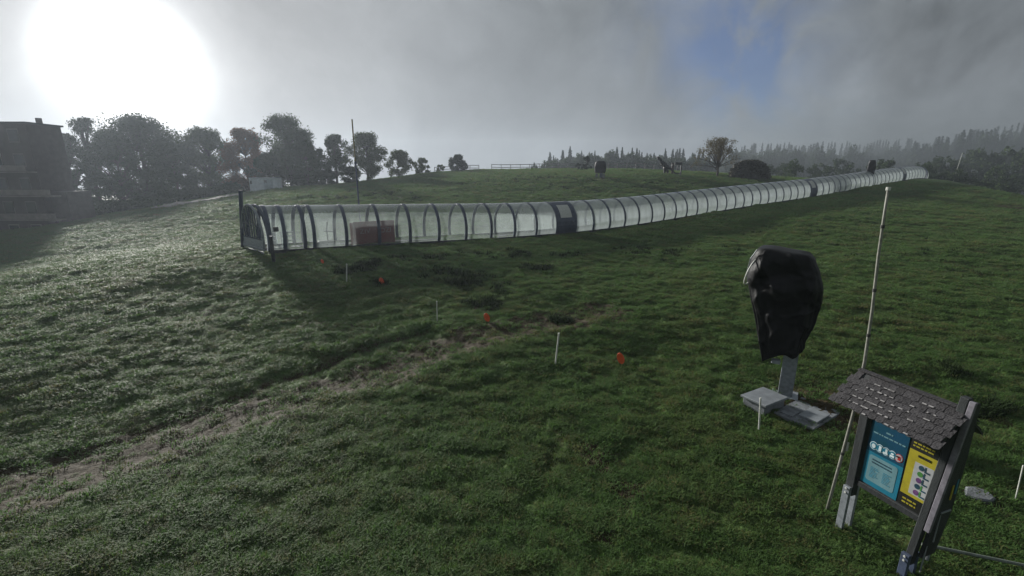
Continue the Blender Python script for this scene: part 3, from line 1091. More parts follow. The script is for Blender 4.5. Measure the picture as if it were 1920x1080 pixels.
MB().box((0, 0, 0.66), (0.16, 0.12, 1.42)).build('post', MAT['dark'], bol, bevel=0.015)
MB().box((0, 0, 1.39), (0.20, 0.16, 0.05)).build('cap', MAT['steel'], bol)

# ------------------------------------------------------------------ covered snow guns


def scale_at(p):
    return F / (p - CAM).dot(FWD)            # pixels per metre, of a 1920 wide picture


def snow_gun(base, outline_top, outline_bot, left, right, label, group, thick, mast_w, det=True, seed=1, mast=True):
    """bag-like cover over the fan; outlines are in metres: x to the right, z up, as seen from the camera side"""
    view = Vector((base.x - CAM.x, base.y - CAM.y, 0)).normalized()
    rz = math.atan2(view.y, view.x) - math.pi / 2        # local x = right, local y = away
    g = empty('covered_snow_gun', base, rz, label, 'snow gun', group)
    nu, nk = (120, 70) if det else (20, 12)
    rs = random.Random(seed)
    vs, fs = [], []

    def ztop(x):
        return float(np.interp(x, [q[0] for q in outline_top], [q[1] for q in outline_top]))

    def zbot(x):
        return float(np.interp(x, [q[0] for q in outline_bot], [q[1] for q in outline_bot]))
    zs_l, xs_l = [q[1] for q in left][::-1], [q[0] for q in left][::-1]
    zs_r, xs_r = [q[1] for q in right][::-1], [q[0] for q in right][::-1]
    zmax = max(q[1] for q in left + right)
    zmn = min(q[1] for q in left + right)
    ks = [0.0, 0.004, 0.02, 0.05] + list(np.linspace(0.09, 1, nk))
    shr = [0.45, 0.86, 0.96, 0.99] + [1.0] * nk
    for k, sh in zip(ks, shr):
        zr = zmax + (zmn - zmax) * k
        xl, xr = float(np.interp(zr, zs_l, xs_l)), float(np.interp(zr, zs_r, xs_r))
        cx, hw = (xl + xr) / 2, (xr - xl) / 2
        th = thick * (1.0 - 0.45 * k) * (0.85 + 0.15 * math.sin(math.pi * min(1, k * 1.6)))
        for u in range(nu):
            an_ = 2 * math.pi * u / nu
            ca, sa = math.cos(an_), math.sin(an_)
            ex = 0.62
            x = cx + sh * hw * math.copysign(abs(ca) ** ex, ca)
            y = sh * th / 2 * math.copysign(abs(sa) ** ex, sa)
            zt, zb = ztop(x), zbot(x)
            z = zt + (zb - zt) * k
            # folds: hanging pleats that deepen downwards and slack swags below the top
            amp_ = (0.010 + 0.06 * k) * (1 if det else 0.8)
            fold = amp_ * (math.sin(an_ * 9 + 2.2 * k + seed) * 0.6 + math.sin(an_ * 17 - 4 * k + 1.3 * seed) * 0.3)
            swag = 0.07 * math.sin(7.5 * (z * 0.9 - 0.55 * x) + 1.1 * math.sin(3 * x)) * math.exp(-((k - 0.28) / 0.22) ** 2)
            swag += 0.05 * math.sin(9 * (z * 0.6 + 0.8 * x)) * math.exp(-((k - 0.55) / 0.3) ** 2)
            if det:
                for (ax_, az_, ph_, w_) in ((6.0, 3.2, 0.4, .030), (-4.2, 5.0, 1.7, .026), (9.0, -2.0, 2.9, .022), (2.5, 8.5, .9, .018)):
                    rdg = 1 - abs(math.sin(0.5 * (ax_ * x + az_ * z + ph_ + 0.8 * math.sin(2.1 * z + 3 * x))))
                    swag += w_ * rdg ** 4 * 2
            dn = fold + swag * max(0, -sa + 0.2)
            # belly below the fan barrel
            dn -= 0.10 * math.exp(-((k - 0.62) / 0.2) ** 2) * max(0, -sa)
            y += dn * math.copysign(1, sa) * abs(sa) ** 0.5
            x += dn * 0.35 * ca
            if k > 0.9:
                z += 0.022 * math.sin(an_ * 5 + seed) + 0.01 * math.sin(an_ * 11)
            vs.append((x, y, z))
    nrings = len(ks)
    for j in range(nrings - 1):
        for u in range(nu):
            u2 = (u + 1) % nu
            fs.append((j * nu + u, j * nu + u2, (j + 1) * nu + u2, (j + 1) * nu + u))
    fs.append(tuple(range(nu)))
    cv = MB().add(vs, fs).build('cover', MAT['tarp'], g, smooth=True)
    zb0 = (zmn + zmax) / 2
    if mast:
        lean = 0.0
        mb_ = MB()
        mb_.box((mast_w * 0.3, 0, zb0 / 2 - 0.1), (mast_w, mast_w * 0.8, zb0 + 0.2))
        mb_.build('mast', MAT['galv'] if det else MAT['steel'], g, bevel=0.01)
    return g


base = on_ground(1463, 741)
ppm = scale_at(base)
# measured in the picture: metres from the base, with the foreshortening of the tall thing taken into account
view = Vector((base.x - CAM.x, base.y - CAM.y, 0)).normalized()
vr = Vector((view.y, -view.x, 0))


def to_plane(px, py, b0=base, vw=view, vr_=vr):
    r_ = ray(px, py)
    tt = (b0 - CAM).dot(vw) / r_.dot(vw)
    p = CAM + r_ * tt - b0
    return (p.dot(vr_), p.z)


OT = [to_plane(*q) for q in [(1400, 475), (1412, 468), (1427, 461), (1450, 463), (1490, 471), (1518, 475), (1532, 484), (1545, 497)]]
OB = [to_plane(*q) for q in [(1400, 640), (1416, 650), (1432, 671), (1450, 663), (1470, 662), (1487, 666), (1508, 650), (1526, 634), (1545, 620)]]
LF = [to_plane(*q) for q in [(1420, 462), (1409, 480), (1404, 505), (1403, 530), (1406, 565), (1412, 605), (1418, 640), (1427, 672)]]
RT = [to_plane(*q) for q in [(1533, 480), (1540, 495), (1543, 518), (1543, 545), (1539, 585), (1532, 612), (1525, 636), (1505, 672)]]
gun = snow_gun(base, OT, OB, LF, RT, 'snow gun under a black wrinkled cover on a grey mast in the foreground', None, 1.25, 0.34, True, 3)
# fan rim at the cover's torn left edge, its highlight put in as white
rim = []
for k in range(25):
    a = 2 * math.pi * k / 24
    x_c, z_c = to_plane(1414, 505)
    rim.append((x_c - 0.02 + 0.085 * math.cos(a) + 0.10 * math.sin(a), -0.32 + 0.25 * math.cos(a), z_c + 0.36 * math.sin(a)))
MB().tube(rim, 0.018, 6, False).build('fan_rim', MAT['white'], gun, smooth=True)
seam = [(to_plane(1424, 463)[0] + 0.0, -0.52, to_plane(1424, 463)[1]), (to_plane(1411, 480)[0], -0.42, to_plane(1411, 480)[1]), (to_plane(1404, 505)[0] - .01, -0.2, to_plane(1404, 505)[1]), (to_plane(1403, 530)[0] - .01, -0.1, to_plane(1403, 530)[1])]
MB().tube(seam, 0.014, 6).build('seam', MAT['lid'], gun)
MB().box((-0.22, -0.1, to_plane(1450, 670)[1] - 0.06), (0.22, 0.14, 0.12)).build('valve', MAT['galv'], gun, bevel=0.02)
MB().box((0.10, 0, 0.03), (0.62, 0.55, 0.06)).build('base_plate', MAT['galv'], gun, bevel=0.01)


def small_gun(px, py, w, h, label, seed, mast_h, d=None):
    p = on_ground(px, py) if d is None else None
    if p is None:
        q = pix(px, py, d)
        p = Vector((q.x, q.y, float(gz_full(q.x, q.y)[0]) - 0.05))
    hh = h
    l_ = [(-w * 0.38, hh), (-w * 0.48, hh * 0.9), (-w * 0.5, hh * 0.7), (-w * 0.48, hh * 0.4), (-w * 0.42, mast_h)]
    r_ = [(w * 0.38, hh), (w * 0.48, hh * 0.9), (w * 0.5, hh * 0.7), (w * 0.47, hh * 0.4), (w * 0.42, mast_h)]
    ot = [(-w * .55, hh - .18), (-w * 0.3, hh), (w * 0.3, hh), (w * .55, hh - .2)]
    ob = [(-w * .5, mast_h), (w * .5, mast_h)]
    return snow_gun(p, ot, ob, l_, r_, label, 'distant covered snow guns', w * 0.8, 0.5, False, seed)


g2 = small_gun(1125, 334, 2.0, 2.7, 'small covered snow gun alone on the grass below the hilltop fence', 2, 0.75)
MB().box((-0.6, 0, 0.3), (0.35, 0.35, 0.7)).build('foot_block', MAT['concrete'], g2)
MB().box((0.6, 0, 0.3), (0.35, 0.35, 0.7)).build('foot_block', MAT['concrete'], g2)
pq = pix(1627, 352, 80)
g3z = float(gz_full(pq.x, pq.y)[0])
top = pix(1627, 300, 80).z
small_gun(1627, 352, 1.15, top - g3z, 'black covered snow gun rising behind the far part of the tunnel', 5, 1.0, 80)

# concrete chambers by the mast
p = Vector((6.54, 10.72, bz(6.54, 10.72)))
ch = empty('valve_chamber', p, R(29), 'pale grey lidded concrete box at the foot of the snow gun', 'concrete box')
MB().box((0.0, 0.0, 0.10), (0.84, 0.60, 0.36)).build('box', MAT['concrete'], ch, bevel=0.02)
MB().box((0.0, 0.0, 0.31), (0.95, 0.69, 0.06)).build('lid', MAT['lid'], ch, bevel=0.01)
p = Vector((7.47, 10.36, bz(7.47, 10.36)))
sb = empty('concrete_slab', p, R(33), 'flat pale concrete slab with raised hatch beside the snow gun', 'slab')
MB().box((0, 0, 0.045), (1.46, 0.96, 0.11)).build('slab', MAT['concrete'], sb, bevel=0.015)
MB().box((-0.12, -0.20, 0.13), (0.62, 0.44, 0.06)).build('hatch', MAT['lid'], sb, bevel=0.01)
MB().box((-0.42, 0.22, 0.115), (0.40, 0.30, 0.03)).build('cover_plate', MAT['concrete'], sb, bevel=0.008)
p = on_ground(1833, 934)
st = empty('flat_stone', p, R(15), 'flat pale stone lying in the grass right of the notice board', 'stone')
vs = []
outl = [(0.28, 0.0), (0.2, 0.17), (0.02, 0.22), (-0.15, 0.13), (-0.30, 0.05), (-0.2, -0.10), (-0.02, -0.21), (0.16, -0.17)]
for z, k in ((-0.02, 1.05), (0.085, 1.0), (0.105, 0.85)):
    vs += [(x * k, y * k, z) for x, y in outl]
fs = [(i + j * 8, (i + 1) % 8 + j * 8, (i + 1) % 8 + (j + 1) * 8, i + (j + 1) * 8) for j in range(2) for i in range(8)] + [tuple(range(16, 24))]
MB().add(vs, fs).build('stone', MAT['concrete'], st)

# ------------------------------------------------------------------ stakes, discs, poles


def stake(px, pyb, pxt, pyt, label, rad_=0.022):
    b0 = on_ground(px, pyb)
    vw = Vector((b0.x - CAM.x, b0.y - CAM.y, 0)).normalized()
    vr_ = Vector((vw.y, -vw.x, 0))
    x, z = to_plane(pxt, pyt, b0, vw, vr_)
    s_ = empty('marker_stake', b0, 0, label, 'stake', 'white stakes in the grass')
    tip = vr_ * x + Vector((0, 0, z))
    MB().tube([Vector((0, 0, -0.05)), tip * 0.5, tip], rad_, 8).build('stake', MAT['white'], s_)
    MB().tube([tip, tip + Vector((0, 0, 0.03))], [rad_ * 1.25, rad_ * 0.9], 8).build('cap', MAT['white'], s_)
    return s_


stake(650, 531, 650, 496, 'white stake nearest the barred tunnel end', 0.028)
stake(820, 606, 819, 566, 'white stake left of the middle orange disc', 0.018)
stake(1041, 685, 1048, 626, 'white stake leaning slightly, left of the nearest orange disc', 0.026)
stake(1423, 810, 1426, 748, 'short white stake in front of the grey lidded box', 0.020)
stake(1902, 943, 1918, 875, 'thin white stake at the right edge beside the flat stone', 0.010)


def disc(px, pyc, rpx, label):
    b0 = on_ground(px, pyc + rpx + 3)
    vw = Vector((b0.x - CAM.x, b0.y - CAM.y, 0)).normalized()
    rz = math.atan2(vw.y, vw.x) - math.pi / 2
    k = scale_at(b0)
    rr_ = rpx / k
    zc = to_plane(px, pyc, b0, vw, Vector((vw.y, -vw.x, 0)))[1]
    d_ = empty('marker_disc', b0, rz, label, 'marker', 'orange discs in the grass')
    vs, n = [], 20
    for y in (-0.012, 0.012):
        for i in range(n):
            a = 2 * math.pi * i / n
            x, z = rr_ * 0.72 * math.cos(a), rr_ * 1.12 * math.sin(a)
            vs.append((x - z * 0.22, y, zc + z))
    fs = [tuple(range(n - 1, -1, -1)), tuple(range(n, 2 * n))] + [(i, (i + 1) % n, (i + 1) % n + n, i + n) for i in range(n)]
    MB().add(vs, fs).build('disc', MAT['orange'], d_)
    MB().tube([(0, 0.02, -0.06), (0, 0.02, zc)], 0.01, 6).build('peg', MAT['dark'], d_)


disc(605, 490, 3.5, 'tiny orange disc nearest the tunnel')
disc(716, 527, 6, 'small orange disc between the first two white stakes')
disc(913, 595, 7.5, 'orange disc in the turf right of the second stake')
disc(1163, 672, 9.5, 'largest orange disc, right of the leaning white stake')

# tall thin jointed pole
b0 = on_ground(1549, 962)
vw = Vector((b0.x - CAM.x, b0.y - CAM.y, 0)).normalized()
vr_ = Vector((vw.y, -vw.x, 0))
pole = empty('tall_pole', b0, 0, 'tall thin jointed pole standing beside the notice board', 'pole')
ppts = []
for q in [(1549, 962), (1575, 868), (1600, 775), (1621, 680), (1635, 585), (1647, 480), (1657, 410), (1665, 357)]:
    x, z = to_plane(q[0], q[1], b0, vw, vr_)
    ppts.append(vr_ * x + Vector((0, 0, z)))
# even the plan lean out so that it stands as one slightly bowed rod
mb = MB()
mb.tube(ppts, [0.026, 0.026, 0.025, 0.025, 0.023, 0.022, 0.02, 0.018], 10)
mb.build('rod', MAT['bamboo'], pole, smooth=True)
for i, f_ in ((1, 0.2), (3, 0.55), (4, 0.4), (5, 0.8)):
    q = ppts[i].lerp(ppts[i + 1], f_)
    dr = (ppts[i + 1] - ppts[i]).normalized()
    MB().tube([q - dr * 0.03, q + dr * 0.02], 0.029, 10).build('joint', MAT['bamboo_joint'], pole)
q = ppts[-1]
MB().tube([q, q + Vector((0.0, 0, 0.05))], 0.03, 8).build('cap', MAT['white'], pole)
q = ppts[1].lerp(ppts[2], .35)
MB().box(tuple(q + vr_ * 0.04), (0.03, 0.02, 0.16)).build('clip', MAT['white'], pole)

# poles further off
b1 = on_ground(673, 386)
pq = Vector((b1.x, b1.y, b1.z))
# it stands just behind the tunnel
p, tg, nr_, up_ = frame_at(s_of_px(690))
pq = p + nr_ * 9.0
dd = (pq - CAM).dot(FWD)
pq = pix(673, 386, dd)
pq.z = float(gz_full(pq.x, pq.y)[0])
vw = Vector((pq.x, pq.y, 0)).normalized()
x, z = to_plane(673, 224, pq, vw, Vector((vw.y, -vw.x, 0)))
tp = empty('slim_mast', pq, 0, 'tall slim pole standing behind the tunnel in front of trees', 'pole')
MB().tube([(0, 0, -0.2), (0, 0, z * 0.62)], 0.07, 8).build('lower_tube', MAT['steel'], tp)
MB().tube([(0, 0, z * 0.62), (0, 0, z)], 0.055, 8).build('upper_tube', principled('dull_yellow', (0.22, 0.19, 0.09), 0.6), tp)
MB().tube([(0, 0, z * 0.60), (0, 0, z * 0.64)], 0.085, 8).build('collar', MAT['steel'], tp)
pq = pix(1787, 328, 115)
pq.z = bz(pq.x, pq.y)
tp = empty('slim_mast', pq, 0, 'pale leaning pole beyond the upper end of the tunnel', 'pole')
tipz = pix(1795, 287, 115).z - pq.z
MB().tube([(0, 0, 0), (1.1, 0, tipz)], 0.045, 8).build('tube', MAT['white'], tp)
MB().box((0, 0, 0.5), (0.8, 0.6, 1.6)).build('foot', MAT['galv'], tp, bevel=0.05)

# ------------------------------------------------------------------ notice board with shingle roof
B0 = on_ground(1580, 992, 0.05)
ax = Vector((0.33, -0.944, 0))
WB = 1.14
ax.normalize()
rz = math.atan2(ax.y, ax.x)                    # local x runs from the far post to the near post; local -y ... faces away
board = empty('notice_board', B0, rz, 'dark wooden notice board with shingle roof and coloured posters', 'notice board')
fy = Vector((-ax.y, ax.x, 0))
FACE = 1.0 if fy.dot(Vector((-1, 0, 0))) > 0 else -1.0      # side that carries the posters


def zpix(px, py, along):
    """height on the board plane at a pixel, and position along it"""
    r_ = ray(px, py)
    nrm = Vector((-ax.y, ax.x, 0))
    tt = (B0 - CAM).dot(nrm) / r_.dot(nrm)
    p = CAM + r_ * tt - B0
    return p.dot(ax), p.z


BL = zpix(1606, 905, 0)
BRt = zpix(1698, 952, 0)
TL = zpix(1621, 788, 0)
TRt = zpix(1742, 850, 0)
print('board', zpix(1690, 860, 0), WB, BL, BRt, TL, TRt, zpix(1620, 696, 0), zpix(1792, 716, 0), zpix(1668, 1080, 0))
PZ0, PZ1 = 1.06, 2.22
ROOFZ = 2.88
def LEAN(z):
    return -0.17 * (3.08 - z) / 2.9


for xx in (0.0, WB):
    top_z = ROOFZ - 0.12 if xx == 0 else ROOFZ + 0.20
    zb_ = 0.72 if xx == 0 else 0.22
    lean_x = (lambda z: 0.0) if xx == 0 else LEAN
    mb = MB().bar((xx + lean_x(zb_), 0, zb_), (xx + lean_x(top_z), 0, top_z), 0.13 if xx == 0 else 0.10, 0.13 if xx == 0 else 0.10, (1, 0, 0))
    mb.build('post', MAT['wood'], board, bevel=0.01)
    for sy in (-1, 1):
        mb = MB().box((xx + lean_x(0.2), sy * 0.098, 0.40 if xx == 0 else 0.16), (0.11, 0.06, 0.98 if xx == 0 else 0.5))
        st_ = mb.build('steel_stub', MAT['galv'] if xx == 0 else MAT['steel'], board, bevel=0.006)
        for zz in ((0.78, 0.86) if xx == 0 else (0.30, 0.37)):
            MB().tube([(xx + lean_x(0.2), sy * 0.126, zz), (xx + lean_x(0.2), sy * 0.145, zz)], 0.016, 8).build('bolt', MAT['white'], st_)
# panel and frame
px0, px1 = 0.10, WB - 0.09
MB().box(((px0 + px1) / 2, 0, (PZ0 + PZ1) / 2), (px1 - px0, 0.04, PZ1 - PZ0)).build('back_panel', MAT['wood'], board)
MB().box((WB / 2, 0, PZ0 - 0.05), (WB - 0.14, 0.09, 0.10)).build('bottom_rail', MAT['wood'], board, bevel=0.008)
MB().box((WB / 2, 0, PZ1 + 0.06), (WB - 0.14, 0.09, 0.12)).build('top_rail', MAT['wood'], board, bevel=0.008)
yf = FACE * 0.024


def sheet(parent, name, x0, x1, z0, z1, lvl, mat, shape=None):
    y = yf + FACE * 0.003 * lvl
    if shape is None:
        pts_ = [(x0, z0), (x1, z0), (x1, z1), (x0, z1)]
    elif shape == 'round':
        r_ = 0.09 * min(1, (x1 - x0))
        pts_ = []
        for cx, cz, a_ in ((x1 - r_, z1 - r_, 0), (x0 + r_, z1 - r_, 90), (x0 + r_, z0 + r_, 180), (x1 - r_, z0 + r_, 270)):
            for k in range(5):
                a = R(a_ + 22.5 * k)
                pts_.append((cx + r_ * math.cos(a), cz + r_ * math.sin(a)))
    else:
        pts_ = [((x0 + x1) / 2 + (x1 - x0) / 2 * math.cos(2 * math.pi * k / 20), (z0 + z1) / 2 + (z1 - z0) / 2 * math.sin(2 * math.pi * k / 20)) for k in range(20)]
    n = len(pts_)
    vs = [(x, y, z) for x, z in pts_] + [(x, y - FACE * 0.0022, z) for x, z in pts_]
    fs = [tuple(range(n)), tuple(range(2 * n - 1, n - 1, -1))] + [(i, (i + 1) % n, (i + 1) % n + n, i + n) for i in range(n)]
    return MB().add(vs, fs).build(name, MAT[mat], parent)


def text_rows(parent, name, x0, x1, z0, z1, rows, lvl, mat, seed, fill=0.85):
    """small print: rows of short word-like dashes, too small to read"""
    rs = random.Random(seed)
    y = yf + FACE * 0.003 * lvl
    mb_ = MB()
    hgt = (z1 - z0) / rows
    for r_ in range(rows):
        zc = z1 - (r_ + 0.5) * hgt
        x = x0
        end = x0 + (x1 - x0) * rs.uniform(fill, 1.0)
        while x < end:
            w = rs.uniform(0.02, 0.07)
            w = min(w, end - x)
            if w > 0.006:
                mb_.box((x + w / 2, y, zc), (w, 0.002, hgt * 0.42))
            x += w + 0.012
    return mb_.build(name, MAT[mat], parent)


XM = px0 + (px1 - px0) * 0.60
if True:
    # the blue poster (far, left in the picture)
    h_ = PZ1 - PZ0
    pos = sheet(board, 'blue_poster', px0 + 0.02, XM - 0.02, PZ0 + 0.02, PZ1 - 0.02, 1, 'teal')
    X0, X1 = px0 + 0.02, XM - 0.02
    zs = PZ0 + h_ * 0.52
    sheet(pos, 'header_field', X0, X1, zs, PZ1 - 0.02, 2, 'navy')
    sheet(pos, 'text_panel', X0 + 0.06, X1 - 0.06, PZ0 + 0.10, zs - 0.05, 2, 'pale', 'round')
    text_rows(pos, 'heading', X0 + 0.22, X1 - 0.2, PZ1 - 0.17, PZ1 - 0.11, 1, 3, 'pale', 1)
    text_rows(pos, 'heading', X0 + 0.05, X1 - 0.03, PZ1 - 0.24, PZ1 - 0.19, 1, 3, 'pale', 2, 0.97)
    text_rows(pos, 'small_print', X0 + 0.28, X1 - 0.25, PZ1 - 0.40, PZ1 - 0.30, 2, 3, 'inkw', 3)
    text_rows(pos, 'small_print', X0 + 0.11, X1 - 0.11, zs - 0.19, zs - 0.09, 2, 3, 'ink', 4)
    text_rows(pos, 'small_print', X0 + 0.11, (X0 + X1) / 2 - 0.03, PZ0 + 0.17, zs - 0.24, 8, 3, 'teal', 5, 0.5)
    text_rows(pos, 'small_print', (X0 + X1) / 2 + 0.03, X1 - 0.11, PZ0 + 0.17, zs - 0.24, 8, 3, 'teal', 6, 0.5)
    for k in range(5):
        cx = X0 + 0.09 + k * (X1 - X0 - 0.17) / 4
        cz = zs + 0.115
        rr_ = 0.058
        if k < 4:
            ic = sheet(pos, 'pictogram', cx - rr_, cx + rr_, cz - rr_ * 1.15, cz + rr_ * 1.15, 3, 'inkw', 'disc')
            sheet(ic, 'pictogram_field', cx - rr_ * .86, cx + rr_ * .86, cz - rr_, cz + rr_, 4, 'teal', 'disc')
            if k == 0:
                sheet(ic, 'symbol', cx - rr_ * .5, cx + rr_ * .5, cz - rr_ * .7, cz + rr_ * .6, 5, 'inkw', 'disc')
            elif k == 1:
                sheet(ic, 'symbol', cx - 0.012, cx + 0.024, cz - rr_ * .75, cz + rr_ * .75, 5, 'inkw')
            elif k == 2:
                sheet(ic, 'symbol', cx - 0.01, cx + 0.02, cz - rr_ * .6, cz + rr_ * .8, 5, 'inkw')
                sheet(ic, 'symbol', cx - 0.032, cx + 0.03, cz - rr_ * .75, cz - rr_ * .25, 5.5, 'inkw')
            else:
                sheet(ic, 'symbol', cx - 0.03, cx + 0.03, cz - rr_ * .65, cz - rr_ * .1, 5, 'inkw')
                sheet(ic, 'symbol', cx - 0.022, cx + 0.022, cz + rr_ * .05, cz + rr_ * .55, 5, 'inkw', 'disc')
        else:
            ic = sheet(pos, 'pictogram', cx - rr_, cx + rr_, cz - rr_ * 1.15, cz + rr_ * 1.15, 3, 'red', 'disc')
            sheet(ic, 'pictogram_field', cx - rr_ * .84, cx + rr_ * .84, cz - rr_, cz + rr_, 4, 'paper', 'disc')
            sheet(ic, 'symbol', cx - 0.012, cx + 0.026, cz - rr_ * .6, cz + rr_ * .6, 5, 'red')
            sheet(ic, 'symbol', cx - 0.036, cx + 0.01, cz + rr_ * .1, cz + rr_ * .5, 5.5, 'black')
    # the yellow poster (near, right in the picture)
    Y0, Y1 = XM + 0.005, px1 - 0.01
    pos = sheet(board, 'yellow_poster', Y0, Y1, PZ0 + 0.02, PZ1 - 0.02, 1, 'yellow')
    sheet(pos, 'black_band', Y0, Y1, PZ1 - 0.19, PZ1 - 0.02, 2, 'black')
    sheet(pos, 'black_band', Y0, Y1, PZ0 + 0.02, PZ0 + 0.22, 2, 'black')
    sheet(pos, 'white_field', Y0 + 0.10, Y1 - 0.03, PZ0 + 0.27, PZ1 - 0.36, 2, 'paper')
    text_rows(pos, 'heading', Y0 + 0.12, Y1 - 0.06, PZ1 - 0.30, PZ1 - 0.21, 1, 3, 'black', 9)
    text_rows(pos, 'small_print', Y0 + 0.03, Y1 - 0.05, PZ1 - 0.15, PZ1 - 0.05, 2, 3, 'yellow', 10)
    text_rows(pos, 'small_print', Y0 + 0.05, Y1 - 0.12, PZ0 + 0.06, PZ0 + 0.18, 2, 3, 'yellow', 11)
    zr0, zr1 = PZ0 + 0.33, PZ1 - 0.42
    for r_ in range(5):
        zc = zr1 - (zr1 - zr0) * r_ / 4
        xa, xb = Y0 + 0.19, Y0 + 0.19 + (Y1 - Y0 - 0.27) * 0.75
        ic = sheet(pos, 'symbol', xa - 0.035, xa + 0.035, zc - 0.04, zc + 0.04, 3, ('ink', 'green', 'purple', 'ink', 'purple')[r_], 'disc')
        sheet(pos, 'symbol', xb - 0.03, xb - 0.012, zc - 0.045, zc + 0.045, 3, ('ink', 'ink', 'ink', 'green', 'green')[r_])
        sheet(pos, 'symbol', xb - 0.012, xb + 0.04, zc - 0.045, zc - 0.02, 3, 'ink')
# wing: side board behind the near post, tapering towards its top, seen from the back
gx_ = -FACE
wv = []
for z, w in ((0.40, 0.27), (1.2, 0.30), (2.1, 0.20), (3.02, 0.04)):
    for xx in (WB + 0.07 + LEAN(z), WB + 0.115 + LEAN(z)):
        wv += [(xx, gx_ * 0.02, z), (xx, gx_ * (0.06 + w), z)]
wf = []
for j in range(3):
    k = j * 4
    wf += [(k, k + 1, k + 5, k + 4), (k + 2, k + 6, k + 7, k + 3), (k, k + 4, k + 6, k + 2), (k + 1, k + 3, k + 7, k + 5)]
wf += [(0, 2, 3, 1), (12, 13, 15, 14)]
MB().add(wv, wf).build('side_board', MAT['wood'], board)
MB().bar((WB + 0.092 + LEAN(0.9), FACE * 0.03, 0.9), (WB + 0.092 + LEAN(3.06), FACE * 0.03, 3.06), 0.05, 0.07).build('edge_strip', MAT['edge'], board, bevel=0.006)
for zz, ma in ((1.62, 'yellow'), (1.70, 'teal')):
    MB().box((WB + 0.122 + LEAN(1.62), gx_ * (0.16 if ma == 'yellow' else 0.24), zz - 0.05), (0.01, 0.03, 0.24)).build('coloured_strip', MAT[ma], board)
MB().box((WB + 0.122 + LEAN(0.95), gx_ * 0.12, 0.95), (0.012, 0.02, 0.5)).build('metal_strip', MAT['lid'], board)
MB().box((WB + 0.122 + LEAN(0.40), gx_ * 0.06, 0.40), (0.012, 0.024, 0.5)).build('metal_strip', MAT['lid'], board)
MB().box((WB + 0.122 + LEAN(1.22), gx_ * 0.2, 1.22), (0.012, 0.22, 0.024)).build('metal_strip', MAT['lid'], board)
# roof: two slopes of single shingles on boarding
OV0, OV1, RUN, DROP = 0.24, 0.05, 0.50, 0.42
slope_len = math.hypot(RUN, DROP)
roof = MB()
for sgn in (FACE, -FACE):
    x0, x1 = -OV0, WB + OV1
    q = []
    for z_off in (0.0, -0.03):
        q += [(x0, 0, ROOFZ + z_off), (x1, 0, ROOFZ + z_off), (x1, sgn * RUN, ROOFZ - DROP + z_off), (x0, sgn * RUN, ROOFZ - DROP + z_off)]
    roof.add(q, [(0, 1, 2, 3), (4, 7, 6, 5), (0, 4, 5, 1), (1, 5, 6, 2), (2, 6, 7, 3), (3, 7, 4, 0)])
roof_o = roof.build('roof', MAT['wood'], board)
sh_mes = []
for k in range(5):
    w = 0.098
    l_ = 0.155
    mb_ = MB()
    rs = random.Random(40 + k)
    e = [rs.uniform(-0.012, 0.012) for _ in range(4)]
    mb_.add([(-w / 2, 0, 0), (w / 2, 0, 0), (w / 2, l_ + e[0], 0.0), (0.0, l_ + e[1], 0.0), (-w / 2, l_ + e[2], 0.0),
             (-w / 2, 0, 0.005), (w / 2, 0, 0.005), (w / 2, l_ + e[0], 0.009), (0.0, l_ + e[1], 0.009), (-w / 2, l_ + e[2], 0.009)],
            [(0, 4, 3, 2, 1), (5, 6, 7, 8, 9), (0, 1, 6, 5), (1, 2, 7, 6), (2, 3, 8, 7), (3, 4, 9, 8), (4, 0, 5, 9)])
    me_ = mb_.mesh('shingle')
    me_.materials.append(MAT['shingle'])
    sh_mes.append(me_)
rows = 6
expo = slope_len / rows
rs = random.Random(3)
for sgn in (FACE, -FACE):
    e_dn = Vector((0, sgn * RUN, -DROP)).normalized()
    e_x = Vector((1, 0, 0))
    e_n = e_x.cross(e_dn)
    if e_n.z < 0:
        e_n = -e_n
    for r_ in range(rows):
        ncol = int((WB + OV0 + OV1) / 0.102)
        for c_ in range(ncol + (r_ % 2)):
            xx = -OV0 + 0.05 + (c_ - 0.5 * (r_ % 2)) * 0.102 + rs.uniform(-0.004, 0.004)
            if xx < -OV0 or xx > WB + OV1:
                continue
            if rs.random() < 0.02:
                continue
            tilt = 0.055 + rs.uniform(-0.01, 0.03)
            dn = (e_dn * math.cos(tilt) + e_n * math.sin(tilt)).normalized()
            nn = e_x.cross(dn)
            flip = 1.0
            if nn.z < 0:
                nn = -nn
                flip = -1.0
            yaw = rs.uniform(-0.04, 0.04)
            o = link_mesh('shingle', sh_mes[rs.randrange(5)])
            o.parent = roof_o
            rot = Matrix((e_x * flip, dn, (e_x * flip).cross(dn))).transposed().to_4x4()
            o.matrix_basis = Matrix.Translation(Vector((xx, 0, ROOFZ)) + e_dn * (r_ * expo) + e_n * 0.004) @ rot @ Matrix.Rotation(yaw, 4, 'Z')
# pale lichen flecks on the front slope
lich = MB()
for _ in range(60):
    sgn = FACE
    e_dn = Vector((0, sgn * RUN, -DROP)).normalized()
    e_n = Vector((0, sgn * DROP, RUN)).normalized()
    rowk = rs.randrange(rows)
    xx = rs.triangular(-OV0 + 0.1, WB + OV1 - 0.1, 0.25)
    c0 = Vector((xx, 0, ROOFZ)) + e_dn * (rowk * expo + expo * 1.28) + e_n * 0.030
    w = rs.uniform(0.015, 0.06)
    rot = Matrix((Vector((1, 0, 0)), e_dn, Vector((1, 0, 0)).cross(e_dn))).transposed()
    lich.box(c0, (w, rs.uniform(0.012, 0.022), 0.008), rot)
lo = lich.build('lichen', MAT['lichen'], roof_o)
tag(lo, None, None, None, 'stuff')
MB().bar((-OV0, 0, ROOFZ + 0.03), (WB + 0.0, 0, ROOFZ + 0.03), 0.09, 0.025).build('ridge_board', MAT['shingle'], roof_o)

